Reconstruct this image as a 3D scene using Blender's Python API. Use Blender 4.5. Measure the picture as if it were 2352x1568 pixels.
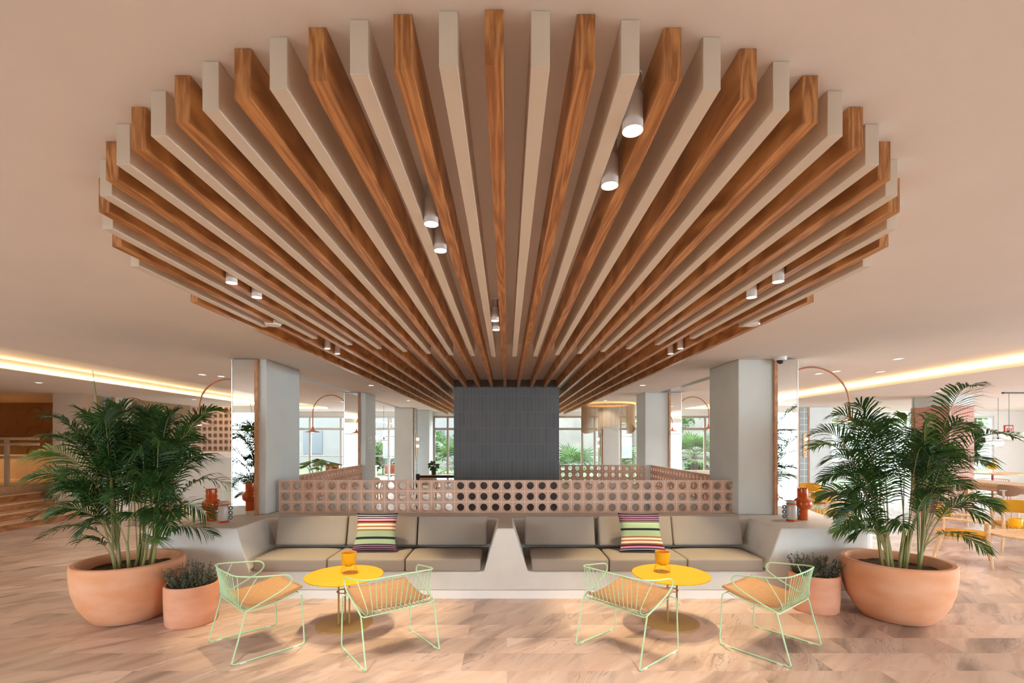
import bpy, math, random
from math import pi, sin, cos, sqrt, radians as RAD
from mathutils import Vector, Matrix

for o in list(bpy.data.objects):
    bpy.data.objects.remove(o, do_unlink=True)
SC = bpy.context.scene
COL = SC.collection
CAMH = 1.70
CEIL = 2.745

# ------------------------------------------------------------------ camera
cd = bpy.data.cameras.new('camera')
cam = bpy.data.objects.new('camera', cd); COL.objects.link(cam)
cam.location = (0, 0, CAMH); cam.rotation_euler = (pi/2, 0, 0)
cd.sensor_width = 36.0; cd.sensor_fit = 'HORIZONTAL'
cd.lens = 36.0*1100/2352
cd.shift_x = 12/2352; cd.shift_y = 228/2352
cd.clip_start = 0.05; cd.clip_end = 300
SC.camera = cam

# ------------------------------------------------------------------ world, light, exposure
W = bpy.data.worlds.new('sky'); SC.world = W; W.use_nodes = True
wn = W.node_tree.nodes; wl = W.node_tree.links
bg = wn['Background']
bg.inputs[0].default_value = (0.78, 0.90, 1.0, 1); bg.inputs[1].default_value = 13.0
vs = SC.view_settings
vs.view_transform = 'Standard'; vs.look = 'None'; vs.gamma = 1; vs.use_curve_mapping = False
vs.exposure = 0.26
cy = SC.cycles
cy.max_bounces = 10; cy.diffuse_bounces = 6; cy.glossy_bounces = 4; cy.transparent_max_bounces = 24
cy.caustics_reflective = False; cy.caustics_refractive = False
cy.sample_clamp_indirect = 6.0

def area(name, loc, rot, sx, sy, energy=0, color=(1, 1, 1), portal=False):
    l = bpy.data.lights.new(name, 'AREA'); l.shape = 'RECTANGLE'; l.size = sx; l.size_y = sy
    l.energy = energy; l.color = color
    if portal: l.cycles.is_portal = True
    o = bpy.data.objects.new(name, l); COL.objects.link(o); o.location = loc; o.rotation_euler = rot
    return o
# daylight coming in through the glazing: behind the camera (light just outside the panes), at the far end (portals)
area('daylight', (-7.0, -2.3, 1.27), (pi/2, 0, 0), 5.2, 2.5, portal=True)
area('daylight', (7.0, -2.3, 1.27), (pi/2, 0, 0), 5.2, 2.5, portal=True)
area('daylight', (19.9, 6.0, 1.35), (0, pi/2, 0), 2.3, 11.0, 750, (0.86, 0.93, 1.0))
area('daylight', (-6.0, 16.95, 1.3), (-pi/2, 0, 0), 5.0, 2.4, portal=True)
area('daylight', (2.6, 16.95, 1.3), (-pi/2, 0, 0), 10.4, 2.4, portal=True)
area('daylight', (13.0, 16.95, 1.3), (-pi/2, 0, 0), 8.0, 2.4, portal=True)

# ------------------------------------------------------------------ materials
def mat(name, col, rough=0.5, metal=0.0, var=0.0, vscale=8.0, bump=0.0, bscale=60.0, emit=None, estr=0.0, col2=None, spec=0.5, stretch=(1, 1, 1)):
    m = bpy.data.materials.new(name); m.use_nodes = True
    nt = m.node_tree; n = nt.nodes; L = nt.links; p = n['Principled BSDF']
    p.inputs['Base Color'].default_value = (*col, 1); p.inputs['Roughness'].default_value = rough
    p.inputs['Metallic'].default_value = metal
    p.inputs['Specular IOR Level'].default_value = spec
    if var or col2 or bump:
        tc = n.new('ShaderNodeTexCoord'); mp = n.new('ShaderNodeMapping'); mp.inputs['Scale'].default_value = stretch
        L.new(tc.outputs['Object'], mp.inputs[0])
    if var or col2:
        c2 = col2 or tuple(max(0, c*(1-var)) for c in col)
        nz = n.new('ShaderNodeTexNoise'); nz.inputs['Scale'].default_value = vscale; nz.inputs['Detail'].default_value = 5
        rp = n.new('ShaderNodeValToRGB')
        rp.color_ramp.elements[0].position = 0.35; rp.color_ramp.elements[1].position = 0.68
        rp.color_ramp.elements[0].color = (*col, 1); rp.color_ramp.elements[1].color = (*c2, 1)
        L.new(mp.outputs[0], nz.inputs['Vector']); L.new(nz.outputs['Fac'], rp.inputs[0]); L.new(rp.outputs[0], p.inputs['Base Color'])
    if bump:
        nb = n.new('ShaderNodeTexNoise'); nb.inputs['Scale'].default_value = bscale; nb.inputs['Detail'].default_value = 3
        bp = n.new('ShaderNodeBump'); bp.inputs['Strength'].default_value = bump; bp.inputs['Distance'].default_value = 0.01
        L.new(mp.outputs[0], nb.inputs['Vector']); L.new(nb.outputs['Fac'], bp.inputs['Height']); L.new(bp.outputs[0], p.inputs['Normal'])
    if emit:
        p.inputs['Emission Color'].default_value = (*emit, 1); p.inputs['Emission Strength'].default_value = estr
    return m

def wood(name, light, dark, axis='Y', rough=0.45, scale=1.0, rand=True):
    m = bpy.data.materials.new(name); m.use_nodes = True
    nt = m.node_tree; n = nt.nodes; L = nt.links; p = n['Principled BSDF']; p.inputs['Roughness'].default_value = rough
    tc = n.new('ShaderNodeTexCoord'); oi = n.new('ShaderNodeObjectInfo')
    add = n.new('ShaderNodeVectorMath'); add.operation = 'MULTIPLY_ADD'
    cmb = n.new('ShaderNodeCombineXYZ')
    for i in range(3): L.new(oi.outputs['Random'], cmb.inputs[i])
    add.inputs[1].default_value = (7.3, 5.1, 9.7)
    L.new(cmb.outputs[0], add.inputs[0]); L.new(tc.outputs['Object'], add.inputs[2])
    mp = n.new('ShaderNodeMapping')
    s = {'X': (1.3, 14, 6), 'Y': (16, 0.8, 2.2), 'Z': (14, 14, 1.6)}[axis]
    mp.inputs['Scale'].default_value = tuple(k*scale for k in s)
    L.new(add.outputs[0], mp.inputs[0])
    nz = n.new('ShaderNodeTexNoise'); nz.inputs['Scale'].default_value = 1.25; nz.inputs['Detail'].default_value = 1.5; nz.inputs['Distortion'].default_value = 0.15
    L.new(mp.outputs[0], nz.inputs['Vector'])
    mul = n.new('ShaderNodeMath'); mul.operation = 'MULTIPLY'; mul.inputs[1].default_value = 14.0; L.new(nz.outputs['Fac'], mul.inputs[0])
    fr = n.new('ShaderNodeMath'); fr.operation = 'PINGPONG'; fr.inputs[1].default_value = 1.0; L.new(mul.outputs[0], fr.inputs[0])
    fine = n.new('ShaderNodeTexNoise'); fine.inputs['Scale'].default_value = 8.0; fine.inputs['Detail'].default_value = 3
    L.new(mp.outputs[0], fine.inputs['Vector'])
    mx = n.new('ShaderNodeMath'); mx.operation = 'MULTIPLY_ADD'; mx.inputs[1].default_value = 0.5
    L.new(fr.outputs[0], mx.inputs[0]); L.new(fine.outputs['Fac'], mx.inputs[2])
    rp = n.new('ShaderNodeValToRGB'); e = rp.color_ramp.elements
    e[0].position = 0.48; e[0].color = (*light, 1); e[1].position = 0.98; e[1].color = (*dark, 1)
    L.new(mx.outputs[0], rp.inputs[0]); L.new(rp.outputs[0], p.inputs['Base Color'])
    return m

def tiles(name, c1, c2, mortar, w, h, axis='XZ', msize=0.03, rough=0.35, offset=0.0):
    m = bpy.data.materials.new(name); m.use_nodes = True
    nt = m.node_tree; n = nt.nodes; L = nt.links; p = n['Principled BSDF']; p.inputs['Roughness'].default_value = rough
    tc = n.new('ShaderNodeTexCoord'); sx = n.new('ShaderNodeSeparateXYZ'); cb = n.new('ShaderNodeCombineXYZ')
    L.new(tc.outputs['Object'], sx.inputs[0])
    if axis == 'SUM':
        a = n.new('ShaderNodeMath'); a.operation = 'ADD'; L.new(sx.outputs[0], a.inputs[0]); L.new(sx.outputs[1], a.inputs[1])
        L.new(a.outputs[0], cb.inputs[0])
    else:
        L.new(sx.outputs['XYZ'.index(axis[0])], cb.inputs[0])
    L.new(sx.outputs[2], cb.inputs[1])
    b = n.new('ShaderNodeTexBrick'); b.offset = offset; b.squash = 1.0
    b.inputs['Color1'].default_value = (*c1, 1); b.inputs['Color2'].default_value = (*c2, 1); b.inputs['Mortar'].default_value = (*mortar, 1)
    b.inputs['Scale'].default_value = 1.0; b.inputs['Mortar Size'].default_value = msize*w; b.inputs['Mortar Smooth'].default_value = 0.1
    b.inputs['Brick Width'].default_value = w; b.inputs['Row Height'].default_value = h; b.inputs['Bias'].default_value = 0.0
    L.new(cb.outputs[0], b.inputs['Vector']); L.new(b.outputs['Color'], p.inputs['Base Color'])
    return m

def floor_mat():
    m = bpy.data.materials.new('veined_marble_planks'); m.use_nodes = True
    nt = m.node_tree; n = nt.nodes; L = nt.links; p = n['Principled BSDF']
    p.inputs['Roughness'].default_value = 0.32; p.inputs['Specular IOR Level'].default_value = 0.35
    tc = n.new('ShaderNodeTexCoord')
    b = n.new('ShaderNodeTexBrick'); b.offset = 0.37; b.offset_frequency = 2; b.squash = 1
    b.inputs['Color1'].default_value = (0, 0, 0, 1); b.inputs['Color2'].default_value = (1, 1, 1, 1); b.inputs['Mortar'].default_value = (0.5, 0.5, 0.5, 1)
    b.inputs['Scale'].default_value = 1; b.inputs['Mortar Size'].default_value = 0.0012; b.inputs['Brick Width'].default_value = 0.92; b.inputs['Row Height'].default_value = 0.295
    L.new(tc.outputs['Object'], b.inputs['Vector'])
    sep = n.new('ShaderNodeSeparateColor'); L.new(b.outputs['Color'], sep.inputs[0])
    rid = sep.outputs[0]
    def math_(op, a, v=None, c=None):
        k = n.new('ShaderNodeMath'); k.operation = op
        if hasattr(a, 'links'): L.new(a, k.inputs[0])
        else: k.inputs[0].default_value = a
        if v is not None:
            if hasattr(v, 'links'): L.new(v, k.inputs[1])
            else: k.inputs[1].default_value = v
        if c is not None: k.inputs[2].default_value = c
        return k.outputs[0]
    ang = math_('MULTIPLY_ADD', rid, 0.5, -1.1)
    rot = n.new('ShaderNodeVectorRotate'); rot.rotation_type = 'Z_AXIS'
    L.new(tc.outputs['Object'], rot.inputs['Vector']); L.new(ang, rot.inputs['Angle'])
    mp = n.new('ShaderNodeMapping'); mp.inputs['Scale'].default_value = (1.15, 7.0, 1)
    L.new(rot.outputs[0], mp.inputs[0])
    wv = math_('MULTIPLY', rid, 57.0)
    def noise(scale, detail, dist):
        k = n.new('ShaderNodeTexNoise'); k.noise_dimensions = '4D'; k.inputs['Scale'].default_value = scale
        k.inputs['Detail'].default_value = detail; k.inputs['Distortion'].default_value = dist
        L.new(mp.outputs[0], k.inputs['Vector']); L.new(wv, k.inputs['W']); return k.outputs['Fac']
    n1 = noise(0.9, 7, 0.9); n2 = noise(1.7, 10, 1.1); n3 = noise(0.45, 3, 0.3)
    rp = n.new('ShaderNodeValToRGB'); e = rp.color_ramp.elements
    e[0].position = 0.30; e[0].color = (0.56, 0.39, 0.305, 1); e[1].position = 0.72; e[1].color = (0.72, 0.58, 0.50, 1)
    L.new(n1, rp.inputs[0])
    # thin dark veins: close to the 0.5 level of the distorted noise, only where the broad mask is high
    d = math_('ABSOLUTE', math_('SUBTRACT', n2, 0.5))
    vr = n.new('ShaderNodeValToRGB'); v = vr.color_ramp.elements
    v[0].position = 0.0; v[0].color = (1, 1, 1, 1); v[1].position = 0.026; v[1].color = (0, 0, 0, 1)
    L.new(d, vr.inputs[0])
    mk = n.new('ShaderNodeValToRGB'); q = mk.color_ramp.elements
    q[0].position = 0.48; q[0].color = (0, 0, 0, 1); q[1].position = 0.62; q[1].color = (1, 1, 1, 1)
    L.new(n3, mk.inputs[0])
    vm = math_('MULTIPLY', math_('MULTIPLY', vr.outputs[0], mk.outputs[0]), 0.55)
    # broad smoky streaks
    sk = n.new('ShaderNodeValToRGB'); s = sk.color_ramp.elements
    s[0].position = 0.525; s[0].color = (0, 0, 0, 1); s[1].position = 0.70; s[1].color = (0.9, 0.9, 0.9, 1)
    n4 = noise(0.7, 5, 0.5); L.new(n4, sk.inputs[0])
    mx0 = n.new('ShaderNodeMix'); mx0.data_type = 'RGBA'; L.new(sk.outputs[0], mx0.inputs[0]); L.new(rp.outputs[0], mx0.inputs[6]); mx0.inputs[7].default_value = (0.25, 0.18, 0.15, 1)
    mx = n.new('ShaderNodeMix'); mx.data_type = 'RGBA'; L.new(vm, mx.inputs[0]); L.new(mx0.outputs[2], mx.inputs[6]); mx.inputs[7].default_value = (0.16, 0.11, 0.10, 1)
    # plank-to-plank tone
    hs = n.new('ShaderNodeHueSaturation'); L.new(mx.outputs[2], hs.inputs['Color'])
    L.new(math_('MULTIPLY_ADD', rid, 0.30, 0.82), hs.inputs['Value'])
    mj = n.new('ShaderNodeMix'); mj.data_type = 'RGBA'; L.new(math_('MULTIPLY', b.outputs['Fac'], 0.5), mj.inputs[0]); L.new(hs.outputs[0], mj.inputs[6]); mj.inputs[7].default_value = (0.55, 0.42, 0.33, 1)
    L.new(mj.outputs[2], p.inputs['Base Color'])
    return m

def stripes(name, bands):
    # bands: (fraction up to, colour) from the bottom edge to the top edge, on the cushion's own height (Z -0.5..0.5 of 0.42 m)
    m = bpy.data.materials.new(name); m.use_nodes = True
    nt = m.node_tree; n = nt.nodes; L = nt.links; p = n['Principled BSDF']; p.inputs['Roughness'].default_value = 0.9
    uv = n.new('ShaderNodeAttribute'); uv.attribute_name = 'stripe'
    rp = n.new('ShaderNodeValToRGB'); rp.color_ramp.interpolation = 'CONSTANT'
    e = rp.color_ramp.elements
    prev = 0.0
    e[0].position = 0.0; e[0].color = (*bands[0][1], 1)
    e[1].position = bands[0][0]; e[1].color = (*bands[1][1], 1)
    for (a, c), (a2, c2) in zip(bands[1:], bands[2:]):
        x = e.new(a); x.color = (*c2, 1)
    L.new(uv.outputs['Fac'], rp.inputs[0]); L.new(rp.outputs[0], p.inputs['Base Color'])
    return m

def glass_mat():
    m = bpy.data.materials.new('window_glass'); m.use_nodes = True
    nt = m.node_tree; n = nt.nodes; L = nt.links
    for k in list(n): n.remove(k)
    out = n.new('ShaderNodeOutputMaterial'); t = n.new('ShaderNodeBsdfTransparent'); g = n.new('ShaderNodeBsdfGlossy'); g.inputs['Roughness'].default_value = 0.02
    t.inputs[0].default_value = (0.97, 0.985, 0.975, 1)
    mx = n.new('ShaderNodeMixShader'); mx.inputs[0].default_value = 0.05
    L.new(t.outputs[0], mx.inputs[1]); L.new(g.outputs[0], mx.inputs[2]); L.new(mx.outputs[0], out.inputs[0])
    return m

def leaf_mat(name, a, b, trans=0.25, rough=0.45):
    m = bpy.data.materials.new(name); m.use_nodes = True
    nt = m.node_tree; n = nt.nodes; L = nt.links; p = n['Principled BSDF']; p.inputs['Roughness'].default_value = rough
    tc = n.new('ShaderNodeTexCoord'); nz = n.new('ShaderNodeTexNoise'); nz.inputs['Scale'].default_value = 5.0; nz.inputs['Detail'].default_value = 3
    L.new(tc.outputs['Object'], nz.inputs['Vector'])
    rp = n.new('ShaderNodeValToRGB'); e = rp.color_ramp.elements
    e[0].position = 0.3; e[0].color = (*a, 1); e[1].position = 0.7; e[1].color = (*b, 1)
    L.new(nz.outputs['Fac'], rp.inputs[0]); L.new(rp.outputs[0], p.inputs['Base Color'])
    out = n['Material Output']; tr = n.new('ShaderNodeBsdfTranslucent'); L.new(rp.outputs[0], tr.inputs[0])
    mx = n.new('ShaderNodeMixShader'); mx.inputs[0].default_value = trans
    L.new(p.outputs[0], mx.inputs[1]); L.new(tr.outputs[0], mx.inputs[2]); L.new(mx.outputs[0], out.inputs[0])
    return m

M = {}
M['floor'] = floor_mat()
M['ceil'] = mat('cream_ceiling_paint', (0.84, 0.785, 0.745), 0.85, var=0.03, vscale=1.5)
M['white'] = mat('white_wall_paint', (0.74, 0.735, 0.70), 0.8, var=0.03, vscale=2)
M['beige'] = mat('beige_wall_paint', (0.66, 0.52, 0.38), 0.8, var=0.04, vscale=2)
M['brown'] = mat('brown_wall_panel', (0.33, 0.23, 0.13), 0.7, var=0.1, vscale=3)
M['pillar'] = mat('pale_sage_plaster', (0.665, 0.715, 0.72), 0.75, var=0.05, vscale=3)
M['concrete'] = mat('troweled_pale_plaster', (0.70, 0.69, 0.66), 0.6, var=0.09, vscale=4, bump=0.06, bscale=9)
M['plinth'] = mat('white_skirting', (0.85, 0.83, 0.82), 0.5, var=0.02)
M['oak'] = wood('oiled_oak', (0.60, 0.285, 0.10), (0.31, 0.12, 0.036), 'Y', 0.4)
M['oaktrim'] = wood('oak_trim', (0.56, 0.30, 0.15), (0.36, 0.17, 0.08), 'Z', 0.5)
M['ash'] = wood('pale_ash', (0.78, 0.55, 0.34), (0.58, 0.36, 0.20), 'X', 0.45, 1.0)
M['ashz'] = wood('pale_ash_upright', (0.78, 0.55, 0.34), (0.58, 0.36, 0.20), 'Z', 0.45, 1.0)
M['stepwood'] = wood('stair_oak', (0.52, 0.24, 0.10), (0.32, 0.13, 0.05), 'Y', 0.4)
M['creambeam'] = mat('sage_cream_lacquer', (0.72, 0.65, 0.555), 0.45, var=0.03, vscale=3)
M['darktile'] = tiles('charcoal_finger_tile', (0.115, 0.125, 0.135), (0.135, 0.145, 0.155), (0.20, 0.21, 0.22), 0.0645, 0.274, 'SUM', 0.035, 0.4)
M['greytile'] = tiles('blue_grey_tile', (0.26, 0.31, 0.32), (0.31, 0.36, 0.37), (0.62, 0.66, 0.66), 0.6, 0.2, 'SUM', 0.014, 0.35)
M['pinktile'] = tiles('terracotta_finger_tile', (0.56, 0.26, 0.20), (0.62, 0.30, 0.23), (0.42, 0.20, 0.16), 0.05, 0.28, 'SUM', 0.12, 0.5)
M['block'] = mat('terracotta_breeze_block', (0.66, 0.43, 0.33), 0.75, col2=(0.60, 0.37, 0.27), vscale=14)
M['grout'] = mat('pale_grout', (0.80, 0.66, 0.56), 0.8, var=0.05)
M['terra'] = mat('terracotta_pot', (0.68, 0.30, 0.145), 0.75, col2=(0.74, 0.40, 0.25), vscale=2.6, bump=0.05, bscale=40, stretch=(1, 1, 2))
M['terrapink'] = mat('pinkish_terracotta_pot', (0.72, 0.36, 0.235), 0.75, col2=(0.66, 0.30, 0.17), vscale=4, bump=0.05, bscale=40, stretch=(1, 1, 3))
M['soil'] = mat('dark_soil', (0.045, 0.028, 0.018), 0.95, col2=(0.09, 0.055, 0.03), vscale=40, bump=0.6, bscale=50)
M['taupe'] = mat('taupe_weave', (0.35, 0.305, 0.265), 0.9, col2=(0.295, 0.255, 0.22), vscale=220, bump=0.12, bscale=350)
M['mint'] = mat('mint_powder_coat', (0.45, 0.70, 0.45), 0.4, var=0.03)
M['redwire'] = mat('wine_red_powder_coat', (0.35, 0.05, 0.05), 0.4, var=0.03)
M['tan'] = mat('tan_leather', (0.50, 0.29, 0.145), 0.65, col2=(0.45, 0.255, 0.12), vscale=30, bump=0.1, bscale=200)
M['yellow'] = mat('mustard_lacquer', (0.86, 0.45, 0.008), 0.38, var=0.03)
M['ochre'] = mat('ochre_metal', (0.40, 0.255, 0.075), 0.45, var=0.05)
M['planter'] = mat('yellow_ceramic', (0.88, 0.46, 0.01), 0.35, var=0.04)
M['yfab'] = mat('mustard_fabric', (0.62, 0.31, 0.012), 0.85, col2=(0.55, 0.265, 0.01), vscale=120, bump=0.1, bscale=300)
M['orange'] = mat('burnt_orange_glaze', (0.55, 0.085, 0.012), 0.16, var=0.08, vscale=6)
M['greyvase'] = mat('pale_grey_glaze', (0.55, 0.50, 0.47), 0.25, var=0.08, vscale=10)
M['bluegrey'] = mat('blue_grey_glaze', (0.16, 0.20, 0.24), 0.35, var=0.2, vscale=30)
M['copper'] = mat('copper_lacquer', (0.42, 0.15, 0.07), 0.35, metal=0.3, var=0.03)
M['steel'] = mat('brushed_steel', (0.55, 0.56, 0.57), 0.3, metal=1.0, var=0.02)
M['alu'] = mat('grey_window_frame', (0.62, 0.64, 0.63), 0.45, var=0.02)
M['brownframe'] = mat('brown_window_frame', (0.34, 0.28, 0.24), 0.5, var=0.05)
M['mirror'] = mat('mirror_glass', (0.90, 0.92, 0.91), 0.01, metal=1.0, var=0.0)
M['plastic'] = mat('white_plastic', (0.84, 0.84, 0.84), 0.35, var=0.01)
M['black'] = mat('black_metal', (0.02, 0.02, 0.022), 0.4, var=0.1)
M['lampbody'] = mat('white_lamp_body', (0.80, 0.78, 0.78), 0.45, var=0.02)
M['lit'] = mat('lit_lens', (1, 1, 1), 0.4, emit=(1.0, 0.86, 0.66), estr=14)
M['dimlit'] = mat('lit_recess', (1, 1, 1), 0.4, emit=(1.0, 0.90, 0.74), estr=5)
M['globe'] = mat('opal_globe', (0.95, 0.92, 0.86), 0.3, emit=(1.0, 0.86, 0.66), estr=1.6)
M['led'] = mat('warm_led_strip', (1, 0.9, 0.7), 0.5, emit=(1.0, 0.70, 0.30), estr=9.0)
M['amber'] = mat('amber_lit_ring', (0.8, 0.5, 0.2), 0.5, emit=(1.0, 0.62, 0.22), estr=0.7)
M['fringe'] = mat('bead_fringe', (0.55, 0.42, 0.28), 0.6, var=0.15, vscale=30)
M['palm'] = leaf_mat('palm_green', (0.012, 0.055, 0.012), (0.045, 0.125, 0.022), 0.22)
M['palmlight'] = leaf_mat('young_palm_green', (0.07, 0.16, 0.025), (0.15, 0.24, 0.05), 0.3)
M['stem'] = mat('palm_cane', (0.24, 0.27, 0.07), 0.5, col2=(0.33, 0.25, 0.12), vscale=8)
M['thyme'] = leaf_mat('grey_green_leaf', (0.06, 0.075, 0.045), (0.16, 0.18, 0.12), 0.15)
M['twig'] = mat('dry_twig', (0.16, 0.12, 0.08), 0.8, var=0.2)
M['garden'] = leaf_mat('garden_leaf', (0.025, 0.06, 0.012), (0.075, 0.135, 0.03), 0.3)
M['gardenyellow'] = leaf_mat('yellowish_garden_leaf', (0.05, 0.085, 0.018), (0.13, 0.15, 0.035), 0.3)  # yellower green than the garden leaf
M['trunk'] = mat('palm_trunk', (0.12, 0.08, 0.065), 0.9, col2=(0.06, 0.04, 0.032), vscale=14)
M['lawn'] = mat('lawn', (0.055, 0.085, 0.025), 0.9, col2=(0.08, 0.10, 0.04), vscale=2)
M['paving'] = mat('pale_paving', (0.20, 0.19, 0.175), 0.8, var=0.1, vscale=2)
M['stonewall'] = mat('pale_garden_wall', (0.17, 0.15, 0.125), 0.9, col2=(0.13, 0.115, 0.10), vscale=1.5)
M['rock'] = mat('grey_rock_face', (0.17, 0.168, 0.17), 0.9, col2=(0.08, 0.078, 0.08), vscale=2.2, bump=0.6, bscale=4)
M['relief'] = mat('brown_relief_wall', (0.34, 0.20, 0.09), 0.7, var=0.08, vscale=2)
M['stool'] = mat('brown_moulded_shell', (0.34, 0.20, 0.13), 0.5, var=0.05)
M['stoolmetal'] = mat('pale_powder_coat', (0.72, 0.66, 0.58), 0.45, var=0.02)
M['redsign'] = mat('red_sign', (0.55, 0.03, 0.02), 0.5, var=0.02)
M['orangeseat'] = mat('orange_outdoor_seat', (0.30, 0.06, 0.02), 0.6, var=0.05)
M['glass'] = glass_mat()
M['facade'] = mat('pale_render', (0.13, 0.122, 0.112), 0.9, var=0.08, vscale=1)
M['darkpane'] = mat('dark_window', (0.05, 0.055, 0.06), 0.3, var=0.1)
BK, WH, PK, RU, CRM, SG, PU = (0.012, 0.012, 0.02), (0.75, 0.70, 0.68), (0.62, 0.22, 0.36), (0.32, 0.10, 0.025), (0.80, 0.62, 0.48), (0.33, 0.45, 0.27), (0.03, 0.008, 0.03)
band_a = [(0.02, PU), (0.035, PK), (0.07, PU), (0.085, PK), (0.12, PU), (0.135, PK), (0.17, BK), (0.30, SG), (0.36, BK), (0.52, SG), (0.555, RU), (0.615, CRM), (0.65, RU), (0.71, CRM), (0.745, RU), (0.785, PU), (0.84, PK), (0.875, BK), (0.89, WH), (0.93, BK), (0.945, WH), (1.0, BK)]
M['stripes'] = stripes('woven_stripes', band_a)
band_b = [(0.03, BK), (0.045, WH), (0.075, BK), (0.125, PK), (0.17, PU), (0.205, RU), (0.255, CRM), (0.29, RU), (0.345, CRM), (0.38, RU), (0.535, SG), (0.59, BK), (0.745, SG), (0.77, BK), (0.785, PK), (0.82, PU), (0.835, PK), (0.875, PU), (0.89, PK), (0.93, PU), (0.945, PK), (1.0, PU)]
M['stripesb'] = stripes('woven_stripes_reversed', band_b)

# ------------------------------------------------------------------ mesh helpers
def catmull(P, n=6, closed=False):
    P = [Vector(p) for p in P]; out = []; N = len(P)
    for i in range(N if closed else N-1):
        p0 = P[i-1] if (i > 0 or closed) else P[0]*2-P[1]
        p1 = P[i]; p2 = P[(i+1) % N]
        p3 = P[(i+2) % N] if (i+2 < N or closed) else P[-1]*2-P[-2]
        for k in range(n):
            t = k/n
            out.append(0.5*((2*p1)+(p2-p0)*t+(2*p0-5*p1+4*p2-p3)*t*t+(3*p1-p0-3*p2+p3)*t**3))
    if not closed: out.append(P[-1])
    return out

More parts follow.
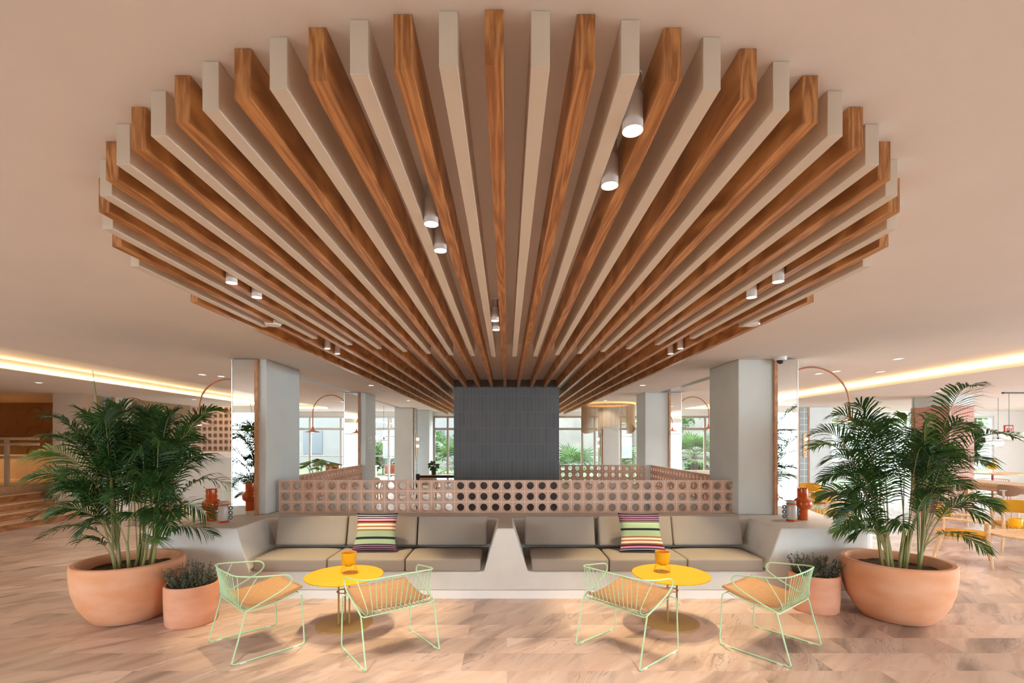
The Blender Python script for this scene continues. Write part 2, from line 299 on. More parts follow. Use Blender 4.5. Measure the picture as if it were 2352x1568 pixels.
class MB:
    def __init__(s): s.v = []; s.f = []; s.m = []
    def add(s, vs, fs, m=0):
        b = len(s.v); s.v += [tuple(x) for x in vs]
        for f in fs: s.f.append(tuple(b+i for i in f)); s.m.append(m)
    def box(s, x0, y0, z0, x1, y1, z1, m=0):
        if x1 < x0: x0, x1 = x1, x0
        if y1 < y0: y0, y1 = y1, y0
        if z1 < z0: z0, z1 = z1, z0
        s.add([(x0, y0, z0), (x1, y0, z0), (x1, y1, z0), (x0, y1, z0), (x0, y0, z1), (x1, y0, z1), (x1, y1, z1), (x0, y1, z1)],
              [(0, 3, 2, 1), (4, 5, 6, 7), (0, 1, 5, 4), (1, 2, 6, 5), (2, 3, 7, 6), (3, 0, 4, 7)], m); return s
    def prism(s, poly, z0, z1, m=0):            # poly of (x, y), counter-clockwise
        n = len(poly)
        s.add([(x, y, z0) for x, y in poly]+[(x, y, z1) for x, y in poly],
              [tuple(range(n-1, -1, -1)), tuple(range(n, 2*n))]+[(i, (i+1) % n, n+(i+1) % n, n+i) for i in range(n)], m); return s
    def prismY(s, poly, y0, y1, m=0):           # poly of (x, z)
        n = len(poly)
        s.add([(x, y0, z) for x, z in poly]+[(x, y1, z) for x, z in poly],
              [tuple(range(n)), tuple(range(2*n-1, n-1, -1))]+[(i, n+i, n+(i+1) % n, (i+1) % n) for i in range(n)], m); return s
    def quad(s, a, b, c, d, m=0): s.add([a, b, c, d], [(0, 1, 2, 3)], m); return s
    def tube(s, P, r, seg=8, m=0, closed=False, caps=True):
        P = [Vector(p) for p in P]; N = len(P)
        rr = r if isinstance(r, (list, tuple)) else [r]*N
        up = None; rings = []
        for i in range(N):
            if closed: t = P[(i+1) % N]-P[i-1]
            else: t = (P[min(i+1, N-1)]-P[max(i-1, 0)])
            t = t.normalized() if t.length > 1e-9 else Vector((0, 0, 1))
            if up is None:
                a = Vector((0, 0, 1)) if abs(t.z) < 0.9 else Vector((1, 0, 0)); up = (a-t*a.dot(t)).normalized()
            else:
                up = up-t*up.dot(t); up = up.normalized() if up.length > 1e-6 else Vector((1, 0, 0))
            sd = t.cross(up)
            rings.append([P[i]+(up*cos(2*pi*k/seg)+sd*sin(2*pi*k/seg))*rr[i] for k in range(seg)])
        vs = [v for R in rings for v in R]; fs = []
        for i in range(N if closed else N-1):
            for k in range(seg):
                a = i*seg+k; b = i*seg+(k+1) % seg; j = (i+1) % N
                fs.append((a, b, j*seg+(k+1) % seg, j*seg+k))
        if caps and not closed: fs += [tuple(range(seg-1, -1, -1)), tuple((N-1)*seg+k for k in range(seg))]
        s.add(vs, fs, m); return s
    def lathe(s, prof, seg=32, c=(0, 0, 0), m=0, sx=1.0, sy=1.0):      # prof: (radius, z); zero radius closes
        vs = []; rows = []
        for r, z in prof:
            if r < 1e-6: rows.append([len(vs)]); vs.append((c[0], c[1], c[2]+z))
            else:
                rows.append(list(range(len(vs), len(vs)+seg)))
                vs += [(c[0]+sx*r*cos(2*pi*k/seg), c[1]+sy*r*sin(2*pi*k/seg), c[2]+z) for k in range(seg)]
        fs = []
        for A, B in zip(rows, rows[1:]):
            for k in range(seg):
                k2 = (k+1) % seg
                if len(A) == 1 and len(B) == 1: continue
                if len(A) == 1: fs.append((A[0], B[k2], B[k]))
                elif len(B) == 1: fs.append((A[k], A[k2], B[0]))
                else: fs.append((A[k], A[k2], B[k2], B[k]))
        s.add(vs, fs, m); return s
    def ball(s, c, r, seg=16, rings=10, m=0, sz=1.0):
        return s.lathe([(r*sin(pi*i/rings), -r*sz*cos(pi*i/rings)) for i in range(rings+1)], seg, c, m)
    def build(s, name, mats, parent=None, loc=None, smooth=False, bevel=0.0, seg=2, sub=0, angle=None):
        me = bpy.data.meshes.new(name); me.from_pydata(s.v, [], s.f); me.validate(); me.update()
        for k in (mats if isinstance(mats, (list, tuple)) else [mats]): me.materials.append(k)
        if len(me.polygons) == len(s.m): me.polygons.foreach_set('material_index', s.m)
        if smooth:
            me.polygons.foreach_set('use_smooth', [True]*len(me.polygons))
        o = bpy.data.objects.new(name, me); COL.objects.link(o)
        if parent: o.parent = parent
        if loc: o.location = loc
        if smooth:
            try: me.set_sharp_from_angle(angle=RAD(40 if angle is None else angle))
            except Exception: pass
        if bevel:
            b = o.modifiers.new('bevel', 'BEVEL'); b.width = bevel; b.segments = seg; b.limit_method = 'ANGLE'; b.angle_limit = RAD(35)
            b.harden_normals = False
        if sub:
            k = o.modifiers.new('sub', 'SUBSURF'); k.levels = sub; k.render_levels = sub
        return o

def tag(o, label=None, cat=None, group=None, kind=None):
    if label: o['label'] = label
    if cat: o['category'] = cat
    if group: o['group'] = group
    if kind: o['kind'] = kind
    return o
def thing(name, label, cat, loc=(0, 0, 0), rz=0.0, group=None):
    o = bpy.data.objects.new(name, None); COL.objects.link(o); o.location = loc; o.rotation_euler = (0, 0, rz)
    o.empty_display_size = 0.1
    return tag(o, label, cat, group)
def dup(root, loc, rz, label, group=None, scale=None):
    r = root.copy(); COL.objects.link(r); r.location = loc; r.rotation_euler = (0, 0, rz)
    if scale: r.scale = scale
    tag(r, label, None, group)
    def kids(a, b):
        for ch in list(a.children):
            if ch.type == 'LIGHT':
                continue
            c = ch.copy(); COL.objects.link(c); c.parent = b; kids(ch, c)
    kids(root, r)
    return r
def struct(o): o['kind'] = 'structure'; return o
def spot(loc, energy, size=70, blend=0.6, color=(1.0, 0.82, 0.62), rot=(0, 0, 0), r=0.03):
    l = bpy.data.lights.new('downlight_beam', 'SPOT'); l.energy = energy; l.spot_size = RAD(size); l.spot_blend = blend; l.color = color; l.shadow_soft_size = r
    if size < 65: l.shadow_soft_size = 0.012
    o = bpy.data.objects.new('downlight_beam', l); COL.objects.link(o); o.location = loc; o.rotation_euler = rot
    return o
ORD = ['', 'first', 'second', 'third', 'fourth', 'fifth', 'sixth', 'seventh', 'eighth', 'ninth']

# ================================================================== STRUCTURE
XL, XR, YB, YF = -9.4, 19.5, 17.0, -2.2
f = MB().box(-16.2, YF-0.2, -0.12, XR+0.2, YB+0.15, 0.0).build('floor', M['floor']); struct(f)
# ceiling: main slab, two long lit coffers, soffits
cb_ = MB()
cb_.box(-5.65, YF-0.2, CEIL, 5.78, YB+0.15, CEIL+0.35)
for x0, x1 in ((-7.28, -5.65), (5.78, 7.2)):
    cb_.box(x0, YF-0.2, CEIL+0.135, x1, YB+0.15, CEIL+0.35)
    cb_.box(x0, 15.6, CEIL, x1, YB+0.15, CEIL+0.135)
cb_.box(-16.2, YF-0.2, CEIL, -7.28, YB+0.15, CEIL+0.35)
cb_.box(7.2, YF-0.2, CEIL, XR+0.2, YB+0.15, CEIL+0.35)
struct(cb_.build('ceiling', M['ceil']))

# left wall, seen from the room: stair opening, pale wall, tiled strip, brown panel, white below
w = MB()
w.box(-10.05, 10.6, 0, -9.4, 10.9, CEIL, 1)              # beige return facing the stairs
w.box(-9.62, 10.9, 0, -9.4, 12.0, CEIL, 0)
w.box(-9.62, 12.0, 0, -9.4, 14.7, 1.62, 0)
w.box(-9.62, 12.0, 1.62, -9.44, 14.7, CEIL, 2)
w.box(-9.62, 14.7, 0, -9.4, YB, CEIL, 0)
w.box(-9.62, YF, 0, -9.4, 6.6, CEIL, 1)
struct(w.build('wall_left', [M['white'], M['beige'], M['brown']]))
g = MB().box(-9.4, 11.05, 0.0, -9.385, 11.38, CEIL-0.02).build('tile_panel', M['greytile'])
t = thing('wall_panel', 'blue grey tiled strip between two oak battens on the left wall behind the palm', 'wall panel'); g.parent = t
MB().box(-9.4, 10.98, 0, -9.36, 11.05, CEIL-0.01).box(-9.4, 11.38, 0, -9.36, 11.45, CEIL-0.01).build('oak_batten', M['oaktrim'], t)

# far wall with glazing
GL = [(-8.3, -3.35, 'door'), (-2.62, 8.2, 'win'), (10.9, 14.6, 'win'), (16.4, 17.3, 'win')]
HEAD = 2.585
bw = MB(); px_ = -16.2
for x0, x1, kd in GL:
    bw.box(px_, YB, 0, x0, YB+0.15, CEIL); px_ = x1
    bw.box(x0, YB, HEAD, x1, YB+0.15, CEIL)
bw.box(px_, YB, 0, XR+0.2, YB+0.15, CEIL)
struct(bw.build('wall_back', M['white']))
def window(n, x0, x1, mull, transom=2.12, fm='alu', low=None, y=YB+0.05):
    o = MB()
    o.box(x0, y-0.03, 0, x0+0.07, y+0.05, HEAD); o.box(x1-0.07, y-0.03, 0, x1, y+0.05, HEAD)
    o.box(x0+0.07, y-0.03, HEAD-0.07, x1-0.07, y+0.05, HEAD); o.box(x0+0.07, y-0.03, 0, x1-0.07, y+0.05, 0.06)
    xs = [x0+0.07]+[v for m_ in mull for v in (m_-0.035, m_+0.035)]+[x1-0.07]
    for m_ in mull: o.box(m_-0.035, y-0.03, 0.06, m_+0.035, y+0.05, HEAD-0.07)
    for a, b in zip(xs[::2], xs[1::2]):
        if transom: o.box(a, y-0.03, transom-0.04, b, y+0.05, transom+0.04)
        if low: o.box(a, y-0.02, low-0.015, b, y+0.03, low+0.015)
    r = struct(o.build('window_%d' % n, M[fm]))
    gl = MB()
    for a, b in zip(xs[::2], xs[1::2]): gl.box(a, y+0.005, 0.06, b, y+0.013, HEAD-0.07)
    gl.build('pane', M['glass'], r)
    return r
window(1, -8.3, -3.35, [-7.0, -5.9, -5.0, -4.2], 2.12, 'alu', 1.15)
window(2, -2.62, 8.2, [-2.1, -1.2, 0.6, 2.68, 3.12, 4.05, 5.6, 7.05], 2.12, 'brownframe')
window(3, 10.9, 14.6, [12.1, 13.4], 2.12, 'alu')
window(4, 16.4, 17.3, [], 2.12, 'alu')
wr = MB().box(XR, YF, 0, XR+0.2, 0.2, CEIL).box(XR, 11.8, 0, XR+0.2, YB, CEIL).box(XR, 0.2, 2.55, XR+0.2, 11.8, CEIL)
struct(wr.build('wall_right', M['white']))
o = MB()
for y in (0.2, 2.5, 4.8, 7.1, 9.4, 11.72): o.box(XR+0.06, y, 0, XR+0.14, y+0.08, 2.55)
wo = struct(o.build('window_6', M['alu']))
MB().box(XR+0.095, 0.28, 0, XR+0.105, 11.7, 2.55).build('pane', M['glass'], wo)
# wall behind the camera with long low-headed glazing
fw = MB()
fw.box(-16.2, YF-0.2, 2.55, XR, YF, CEIL)
fw.box(-16.2, YF-0.2, 0, -9.6, YF, 2.55); fw.box(9.6, YF-0.2, 0, XR, YF, 2.55)
struct(fw.build('wall_front', M['white']))
struct(MB().box(-4.4, YF-0.2, 0, 4.4, YF, 2.55).build('wall_front', M['white']))  # unseen middle of the wall, closed up to weaken light from the front
for n_, xa, z_, wd_ in ((5, -9.6, 0, 2.56), (7, 4.4, 0, 2.56)):
    o = MB()
    for x in (xa, xa+wd_, xa+2*wd_): o.box(x, YF-0.14, z_, x+0.08, YF-0.06, 2.55)
    for x in (xa, xa+wd_): o.box(x+0.08, YF-0.13, 2.0, x+wd_, YF-0.07, 2.06)
    wo = struct(o.build('window_%d' % n_, M['alu']))
    MB().box(xa+0.08, YF-0.11, z_, xa+2*wd_, YF-0.1, 2.55).build('pane', M['glass'], wo)

# stair recess on the left
r_ = MB()
r_.box(-16.2, 13.2, 0, -9.62, 13.4, CEIL, 0)
r_.box(-16.4, YF, 0, -16.2, 13.2, CEIL, 0)
for i in range(11):                                            # shallow scallops of the relief wall
    for j in range(7):
        cx = -15.9+0.58*i+(0.29 if j % 2 else 0); cz = 0.85+0.26*j
        r_.tube([(cx+0.23*cos(a*pi/10), 13.195, cz+0.20*sin(a*pi/10)) for a in range(2, 11)], 0.014, 5, 0)
struct(r_.build('wall_stairs', M['relief']))
st = thing('staircase', 'oak steps rising to the raised lounge at the left edge of the picture', 'stairs', (-9.4, 8.5, 0))
RH = 0.145
for i in range(4):
    x0 = -i*0.30
    b = MB().box(x0-0.32, -1.9, i*RH, x0, 2.098, (i+1)*RH-0.028).build('riser', M['stepwood'], st)
    b = MB().box(x0-0.34, -1.9, (i+1)*RH-0.028, x0+0.012, 2.098, (i+1)*RH).build('tread', M['ash'], st)
pl = MB().box(-6.6, -1.9, 0, -1.2, 4.6, 5*RH).build('landing', M['ash'], st)
rl = thing('handrail', 'cream painted guard rail with glass along the raised lounge behind the steps', 'railing', (-10.75, 10.3, 5*RH))
for z in (1.02, 0.90, 0.62): MB().box(-4.5, -0.03, z-0.03, 0.68, 0.03, z+0.03).build('rail', M['ash'], rl)
for x in (-4.4, -2.9, -1.45, 0.0): MB().box(x-0.035, -0.028, 0, x+0.035, 0.028, 0.99).build('post', M['beige'], rl)
MB().box(-4.5, 0.05, 0.03, 0.4, 0.06, 0.85).build('pane', M['glass'], rl)
pp = MB().box(-15.5, 12.3, 5*RH, -10.7, 12.42, 5*RH+0.62).build('parapet', M['beige']); struct(pp)

# ------------------------------------------------------------------ pillars
def pillar(name, x0, x1, y0, y1, z0=0.0, m='pillar'):
    return struct(MB().box(x0, y0, z0, x1, y1, CEIL).build(name, M[m], bevel=0.012))
LEDGE = 0.755
pillar('pillar', -3.50, -3.07, 6.12, 7.1, LEDGE+0.001)
pillar('pillar', 2.96, 3.70, 6.12, 7.0, LEDGE+0.001)
pillar('pillar', -3.50, -3.04, 10.32, 11.1)
pillar('pillar', 2.98, 3.76, 10.32, 11.0)
pillar('pillar', -3.52, -2.96, 15.0, 15.8)
pillar('pillar', 3.03, 3.52, 15.0, 15.8)
pillar('pillar', -3.35, -2.62, 16.2, 16.95)
pillar('pillar', 9.42, 10.12, 14.9, 15.6)
def mirror(x0, x1, y, z0, lab, edge):                       # tall narrow mirror with one oak edge
    t = thing('wall_mirror', lab, 'mirror', ((x0+x1)/2, y, z0))
    h = (x1-x0)/2; H = CEIL-0.012-z0
    MB().box(-h, -0.035, 0, h, -0.001, H).build('glass', [M['mirror']], t)
    s = 1 if edge == 'r' else -1
    MB().box(s*h+s*0.001, -0.045, 0, s*(h+0.042), -0.001, H).build('oak_edge', M['oaktrim'], t)
    MB().box(-s*h-s*0.012, -0.04, 0, -s*h-s*0.0005, -0.001, H).build('steel_edge', M['steel'], t)
mirror(-3.485, -3.205, 6.12, LEDGE, 'tall mirror on the near left pillar beside the orange vase', 'r')
mirror(3.44, 3.69, 6.12, LEDGE, 'tall mirror on the near right pillar under the security camera', 'l')
mirror(-3.48, -3.20, 10.32, 0.0, 'tall mirror on the second pillar along the left side, behind the block screen', 'r')
mirror(3.52, 3.745, 10.32, 0.0, 'tall mirror on the second pillar along the right side', 'l')

# charcoal tiled block in the middle
tb = MB().box(-0.907, 0, 0, 0.895, 1.75, CEIL-0.001).build('tiled_block', M['darktile'], loc=(0, 8.2, 0))
tag(tb, 'charcoal tiled block standing floor to ceiling at the centre of the lounge', 'tiled block')

# ================================================================== BENCH
bench = thing('built_in_bench', 'long pale plaster bench with two seat recesses and end ledges', 'bench', (0, 5.17, 0))
B = MB()
prof = [(-3.12, 0.086), (3.12, 0.086), (3.12, LEDGE), (2.965, LEDGE), (2.80, 0.29), (0.23, 0.29), (0.075, LEDGE), (-0.108, LEDGE), (-0.25, 0.29), (-2.77, 0.29), (-2.93, LEDGE), (-3.12, LEDGE)]
B.prismY(prof, 0, 0.72)
B.prismY([(-3.12, 0.086), (3.12, 0.086), (3.12, LEDGE), (-3.12, LEDGE)], 0.69, 1.30)
def arc(cx, cy, r, a0, a1, n=7): return [(cx+r*cos(RAD(a0+(a1-a0)*i/n)), cy+r*sin(RAD(a0+(a1-a0)*i/n))) for i in range(n+1)]
rl_ = [(2.99, 0.0)]+arc(3.85, 0.2, 0.2, -90, 0)+[(4.02, 0.6), (4.08, 1.1), (4.18, 1.5)]+arc(3.92, 1.62, 0.28, 10, 90)+[(2.99, 1.9)]
B.prism([(x, y-0.0006 if y < 0.1 else y) for x, y in rl_], 0.086, LEDGE+0.0006)
ll_ = [(-x, y) for x, y in reversed(rl_)]
B.prism([(x, y-0.0006 if y < 0.1 else y) for x, y in ll_], 0.086, LEDGE+0.0006)
B.build('bench_body', M['concrete'], bench, bevel=0.016, seg=3)
P_ = MB()
P_.box(-2.99, -0.006, 0, 2.99, 1.3, 0.0859)
P_.prism([(x+(0.006 if x > 3.5 else 0), y-(0.006 if y < 0.1 else 0)) for x, y in rl_], 0, 0.086); P_.prism([(x-(0.006 if x < -3.5 else 0), y-(0.006 if y < 0.1 else 0)) for x, y in ll_], 0, 0.086)
P_.build('skirting', M['plinth'], bench)

def rbox(x0, x1, y0, y1, z0, z1): return MB().box(x0, y0, z0, x1, y1, z1)
def cushion(name, w, d, h, loc, rx=0, rz=0, lab='', grp=None):
    """box cushion with crowned faces"""
    nx, ny, nz = 10, 6, 3
    b = MB()
    idx = {}
    def pt(i, j, k):
        u, v, q = 2*i/nx-1, 2*j/ny-1, 2*k/nz-1
        x, y, z = u*w/2, v*d/2, q*h/2
        cr = (1-u**4)*(1-v**4)
        if rx: y += v*0.012*(1-u**4)*(1-q**4)
        else: z += (0.014*cr if q > 0.99 else 0)
        return (x, y, z)
    def vid(i, j, k):
        if (i, j, k) not in idx: idx[(i, j, k)] = len(b.v); b.v.append(pt(i, j, k))
        return idx[(i, j, k)]
    def face(*c): b.f.append(tuple(vid(*q) for q in c)); b.m.append(0)
    for i in range(nx):
        for j in range(ny):
            face((i, j, 0), (i, j+1, 0), (i+1, j+1, 0), (i+1, j, 0)); face((i, j, nz), (i+1, j, nz), (i+1, j+1, nz), (i, j+1, nz))
        for k in range(nz):
            face((i, 0, k), (i+1, 0, k), (i+1, 0, k+1), (i, 0, k+1)); face((i, ny, k), (i, ny, k+1), (i+1, ny, k+1), (i+1, ny, k))
    for j in range(ny):
        for k in range(nz):
            face((0, j, k), (0, j, k+1), (0, j+1, k+1), (0, j+1, k)); face((nx, j, k), (nx, j+1, k), (nx, j+1, k+1), (nx, j, k+1))
    o = b.build(name, M['taupe'], smooth=True, bevel=0.022, seg=4, angle=180)
    o.location = loc; o.rotation_euler = (rx, 0, rz)
    tag(o, lab, 'cushion', grp)
    return o
seats = [(-2.735, -1.945), (-1.935, -1.105), (-1.095, -0.285), (0.27, 1.10), (1.11, 1.945), (1.955, 2.765)]
bx = [(-2.72, -1.895), (-1.88, -1.065), (-1.05, -0.235), (0.21, 1.04), (1.085, 1.945), (1.955, 2.78)]
where = ['at the left end of the left bench recess', 'in the middle of the left bench recess', 'at the right end of the left bench recess', 'at the left end of the right bench recess', 'in the middle of the right bench recess', 'at the right end of the right bench recess']
seatx = [', beside the left ledge', ', under the striped pillow and behind the yellow table', ', beside the plaster divider', ', beside the plaster divider', ', under the striped pillow and behind the yellow table', ', beside the right ledge']
for k in range(6):
    a, b_ = seats[k]
    cushion('seat_cushion', b_-a, 0.59, 0.138, ((a+b_)/2, 5.155+0.295, 0.29+0.070), 0, 0, 'taupe seat cushion lying flat '+where[k], 'taupe seat cushions on the bench')
    a, b_ = bx[k]
    cushion('back_cushion', b_-a, 0.135, 0.345, ((a+b_)/2, 5.72+(-0.02 if k == 4 else 0), 0.627), RAD(-15), RAD(1.5) if k == 5 else 0, 'taupe back cushion propped upright '+where[k], 'taupe back cushions on the bench')

def pillow(loc, w, h, matl, lab, rx, rz, lean=0.0, pinch=0.06):
    n = 22; v = []; fcs = []; at_ = []
    for s in (1, -1):
        for i in range(n+1):
            for j in range(n+1):
                u, q = 2*i/n-1, 2*j/n-1
                pu = max(0, (1-abs(u)**2.4))*max(0, (1-abs(q)**2.4))
                x = u*w/2*(1-pinch*(1-q*q)*1.0)+lean*(q)*0.02
                z = q*h/2*(1-pinch*(1-u*u)*0.9)
                if q < 0: x += u*0.025*(-q)**2
                y = -s*0.075*pu**0.5*(1+0.25*sin(3*q))
                v.append((x, y, z)); at_.append((q+1)/2*0.999)
    m1 = (n+1)**2
    for s in (0, 1):
        for i in range(n):
            for j in range(n):
                a = s*m1+i*(n+1)+j; b = a+n+1
                fcs.append((a, b, b+1, a+1) if s == 0 else (a, a+1, b+1, b))
    me = bpy.data.meshes.new('throw_pillow'); me.from_pydata(v, [], fcs)
    at = me.attributes.new('stripe', 'FLOAT', 'POINT'); at.data.foreach_set('value', at_)
    me.materials.append(matl); me.polygons.foreach_set('use_smooth', [True]*len(me.polygons)); me.update()
    o = bpy.data.objects.new('throw_pillow', me); COL.objects.link(o); o.location = loc; o.rotation_euler = (rx, 0, rz)
    tag(o, lab, 'pillow'); return o
pillow((-1.49, 5.455, 0.44+0.222), 0.46, 0.43, M['stripes'], 'striped woven pillow leaning in the left bench recess, purple lines at its foot', RAD(-16), RAD(2), 0.3)
pillow((1.52, 5.44, 0.44+0.222), 0.47, 0.435, M['stripesb'], 'striped woven pillow leaning in the right bench recess, purple lines along its top', RAD(-16), RAD(-2), -0.6)

# ================================================================== BREEZE BLOCK SCREENS
def screen(name, lab, length, cols, rows, z0, z1, loc, rz, thick=0.05, hole=0.0485, grout=0.010):
    b = MB(); cw = length/cols; ch = (z1-z0)/rows; y0, y1 = 0.0, thick; S = 28
    for c in range(cols):
        for r in range(rows):
            cx = -length/2+cw*(c+0.5); cz = z0+ch*(r+0.5); hw = cw/2-grout/2; hh = ch/2-grout/2
            ring = []; sq = []
            for k in range(S):
                a = 2*pi*(k+0.5)/S; ca, sa = cos(a), sin(a)
                ring.append((cx+hole*ca, cz+hole*sa))
                t = min(hw/abs(ca) if abs(ca) > 1e-6 else 9, hh/abs(sa) if abs(sa) > 1e-6 else 9)
                sq.append([cx+t*ca, cz+t*sa])
            for sx in (-1, 1):                       # snap nearest ray points on the corners
                for sz in (-1, 1):
                    k = min(range(S), key=lambda q: (sq[q][0]-cx-sx*hw)**2+(sq[q][1]-cz-sz*hh)**2); sq[k] = [cx+sx*hw, cz+sz*hh]
            vs = [(x, y0, z) for x, z in ring]+[(x, y0, z) for x, z in sq]+[(x, y1, z) for x, z in ring]+[(x, y1, z) for x, z in sq]
            fs = []
            for k in range(S):
                q = (k+1) % S
                fs += [(k, q, S+q, S+k), (2*S+q, 2*S+k, 3*S+k, 3*S+q), (q, k, 2*S+k, 2*S+q), (S+k, S+q, 3*S+q, 3*S+k)]
            b.add(vs, fs, 0)
    for c in range(cols+1):
        x = -length/2+cw*c; b.box(x-grout/2, y0+0.001, z0, x+grout/2, y1-0.001, z1, 1)
    for r in range(rows+1):
        z = z0+ch*r
        for c in range(cols):
            x = -length/2+cw*c; b.box(x+grout/2, y0+0.001, max(z0, z-grout/2), x+cw-grout/2, y1-0.001, min(z1, z+grout/2), 1)
    o = b.build(name, [M['block'], M['grout']]); o.location = loc; o.rotation_euler = (0, 0, rz)
    tag(o, lab, 'screen'); return o
screen('breeze_block_screen', 'three row terracotta block screen standing along the back of the bench', 5.97, 39, 3, LEDGE+0.002, 1.182, (0.005, 6.28, 0), 0)
screen('breeze_block_screen', 'far terracotta block screen right of the charcoal tiled block', 2.154, 14, 3, LEDGE, 1.182, (1.90, 10.27, 0), 0)
screen('breeze_block_screen', 'terracotta block screen running back along the left side between two pillars', 3.22, 21, 3, LEDGE, 1.182, (-3.12, 8.70, 0), pi/2)
screen('breeze_block_screen', 'terracotta block screen running back along the right side between two pillars', 3.22, 21, 3, LEDGE, 1.182, (3.14, 8.70, 0), pi/2)
struct(MB().box(-3.22, 7.09, 0, -3.08, 10.31, LEDGE-0.001).build('trim_1', M['concrete'], bevel=0.012))
struct(MB().box(3.05, 7.09, 0, 3.19, 10.31, LEDGE-0.001).build('trim_2', M['concrete'], bevel=0.012))
struct(MB().box(0.82, 10.24, 0, 2.977, 10.38, LEDGE-0.001).build('trim_3', M['concrete'], bevel=0.012))

# ================================================================== CEILING BEAMS
RC, YC, XC, PITCH, BW = 2.03, 3.19, -0.03, 0.1122, 0.0455
BH = 0.136
for k in range(-18, 19):
    x = XC+PITCH*k; oak = (k % 2 == 0)
    dx = min(abs(x-XC), RC*0.9999); hf = sqrt(max(RC*RC-dx*dx, 0.0004))
    y0 = YC-hf
    if oak:
        y1 = 8.198 if -0.907 < x+0.03 and x-0.03 < 0.895 else 16.6
    else:
        y1 = YC+hf-0.05
    if k in (-18, 18): y0 = 3.14
    o = MB().box(-BW/2, 0, -BH, BW/2, y1-y0, -0.0008).build('ceiling_beam', M['oak'] if oak else M['creambeam'], loc=(x, y0, CEIL), bevel=0.001, seg=1)
    kind = 'oak' if oak else 'cream painted'
    j = abs(k)//2 if oak else (abs(k)+1)//2
    if k == 0: lab = 'oak ceiling beam at the very centre of the fan, ending at the tiled block'
    else: lab = '%s ceiling beam, the %s %s one %s of the centre beam' % (kind, ORD[j], 'oak' if oak else 'cream', 'left' if k < 0 else 'right')
    tag(o, lab, 'beam', 'ceiling beams of the fan')

# cylinder downlights hanging between the beams
def downlight(x, y, zb, lit, lab, energy=0, r=0.029, ang=85):
    t = thing('cylinder_downlight', lab, 'lamp', (x, y, zb), 0, 'cylinder downlights between the beams')
    H = CEIL-zb-0.0006
    MB().lathe([(r-0.003, 0.006), (r, 0.0), (r, 0.10), (r*0.86, 0.104), (r*0.86, H)], 24).build('housing', M['lampbody'], t, smooth=True)
    MB().lathe([(0, 0.004), (r-0.003, 0.004)], 24).build('lens', M['lit'] if lit else M['dimlit'], t)
    if energy: spot((x, y, zb-0.012), energy, ang, 0.4 if ang < 70 else 0.8, (1.0, 0.78, 0.46) if ang < 70 else (1.0, 0.85, 0.68))
DL = [(0.360, 1.37, 'nearest of all, right of the centre beam'), (0.358, 1.665, 'second nearest, right of the centre beam'),
      (-0.309, 1.96, 'left of the centre beam, nearer one'), (-0.309, 2.233, 'left of the centre beam, farther one'),
      (-0.086, 3.54, 'against the centre beam, nearer one'), (-0.086, 3.83, 'against the centre beam, farther one'),
      (-1.545, 2.69, 'far left of the fan, nearer one'), (-1.545, 2.96, 'far left of the fan, farther one'),
      (1.485, 2.62, 'far right of the fan, nearer one'), (1.485, 2.905, 'far right of the fan, farther one')]
for i, (x, y, s) in enumerate(DL):
    downlight(x, y, CAMH+(0.885 if i < 8 else 0.868), True, 'lit cylinder downlight between the beams, '+s, 64 if i < 6 else 56)
for x, y, s in ((-1.769, 4.72, 'above the left yellow table, nearer one'), (-1.769, 5.0, 'above the left yellow table, farther one'), (1.71, 4.72, 'above the right yellow table, nearer one'), (1.71, 5.0, 'above the right yellow table, farther one')):
    downlight(x, y, CAMH+0.905, False, 'white cylinder downlight '+s, 115, ang=60)

# detectors
for x, s in ((-1.83, 'left'), (1.92, 'right')):
    t = thing('smoke_detector', 'round white smoke detector held between the outer beams on the %s' % s, 'smoke detector', (x, 3.75, CAMH+0.915))
    MB().lathe([(0, -0.012), (0.055, -0.012), (0.062, 0.0), (0.062, 0.02), (0, 0.02)], 28).build('body', M['plastic'], t, smooth=True)
    MB().box(-0.045, 0.0, 0.02, 0.045, 0.09, 0.1292).build('bracket', M['plastic'], t)

# recessed ceiling lights
RLs = [(-4.80, 7.55, 'nearer one left of the near left pillar'), (-4.62, 7.75, 'farther one left of the near left pillar'), (-7.9, 12.1, 'in the soffit above the reception'), (-7.6, 15.2, 'in the soffit far left'),
       (-2.55, 9.0, 'added inside the screened area, left'), (2.55, 9.0, 'added inside the screened area, right'), (-2.55, 12.4, 'added behind the screened area, left'), (2.55, 12.4, 'added behind the screened area, right'),  # these four are added to brighten the area around the screens
       (-4.4, 10.0, 'added in the left aisle'), (-4.4, 12.8, 'added in the left-hand aisle, farther back'), (4.6, 10.0, 'added in the right aisle'), (4.6, 12.8, 'added in the right-hand aisle, farther back'), (8.6, 7.0, 'added in the right soffit near the armchairs'), (11.6, 8.5, 'added in the right soffit beyond the bar table'), (-8.4, 8.6, 'left soffit by the steps'),  # aisle and right soffit lights are extra, added to lift the back rooms
       (4.98, 6.1, 'large one right of the near right pillar'), (4.85, 7.45, 'nearer of the two behind the right arc lamp'), (4.95, 7.2, 'beside the right arc lamp pair'), (5.9-0.25, 7.25, 'right of the arc lamp by the coffer edge'), (9.0, 10.0, 'in the right soffit')]
for x, y, s in RLs:
    t = thing('recessed_light', 'lit round recessed ceiling light, '+s, 'ceiling light', (x, y, CEIL), 0, 'recessed ceiling lights')
    MB().lathe([(0.045, -0.0005), (0.062, -0.0005), (0.062, -0.008), (0.045, -0.004)], 24).build('ring', M['plastic'], t, smooth=True)
    MB().lathe([(0, -0.003), (0.044, -0.003)], 24).build('lens', M['dimlit'], t)
    spot((x, y, CEIL-0.02), 42, 120, 0.8, (1.0, 0.93, 0.84))
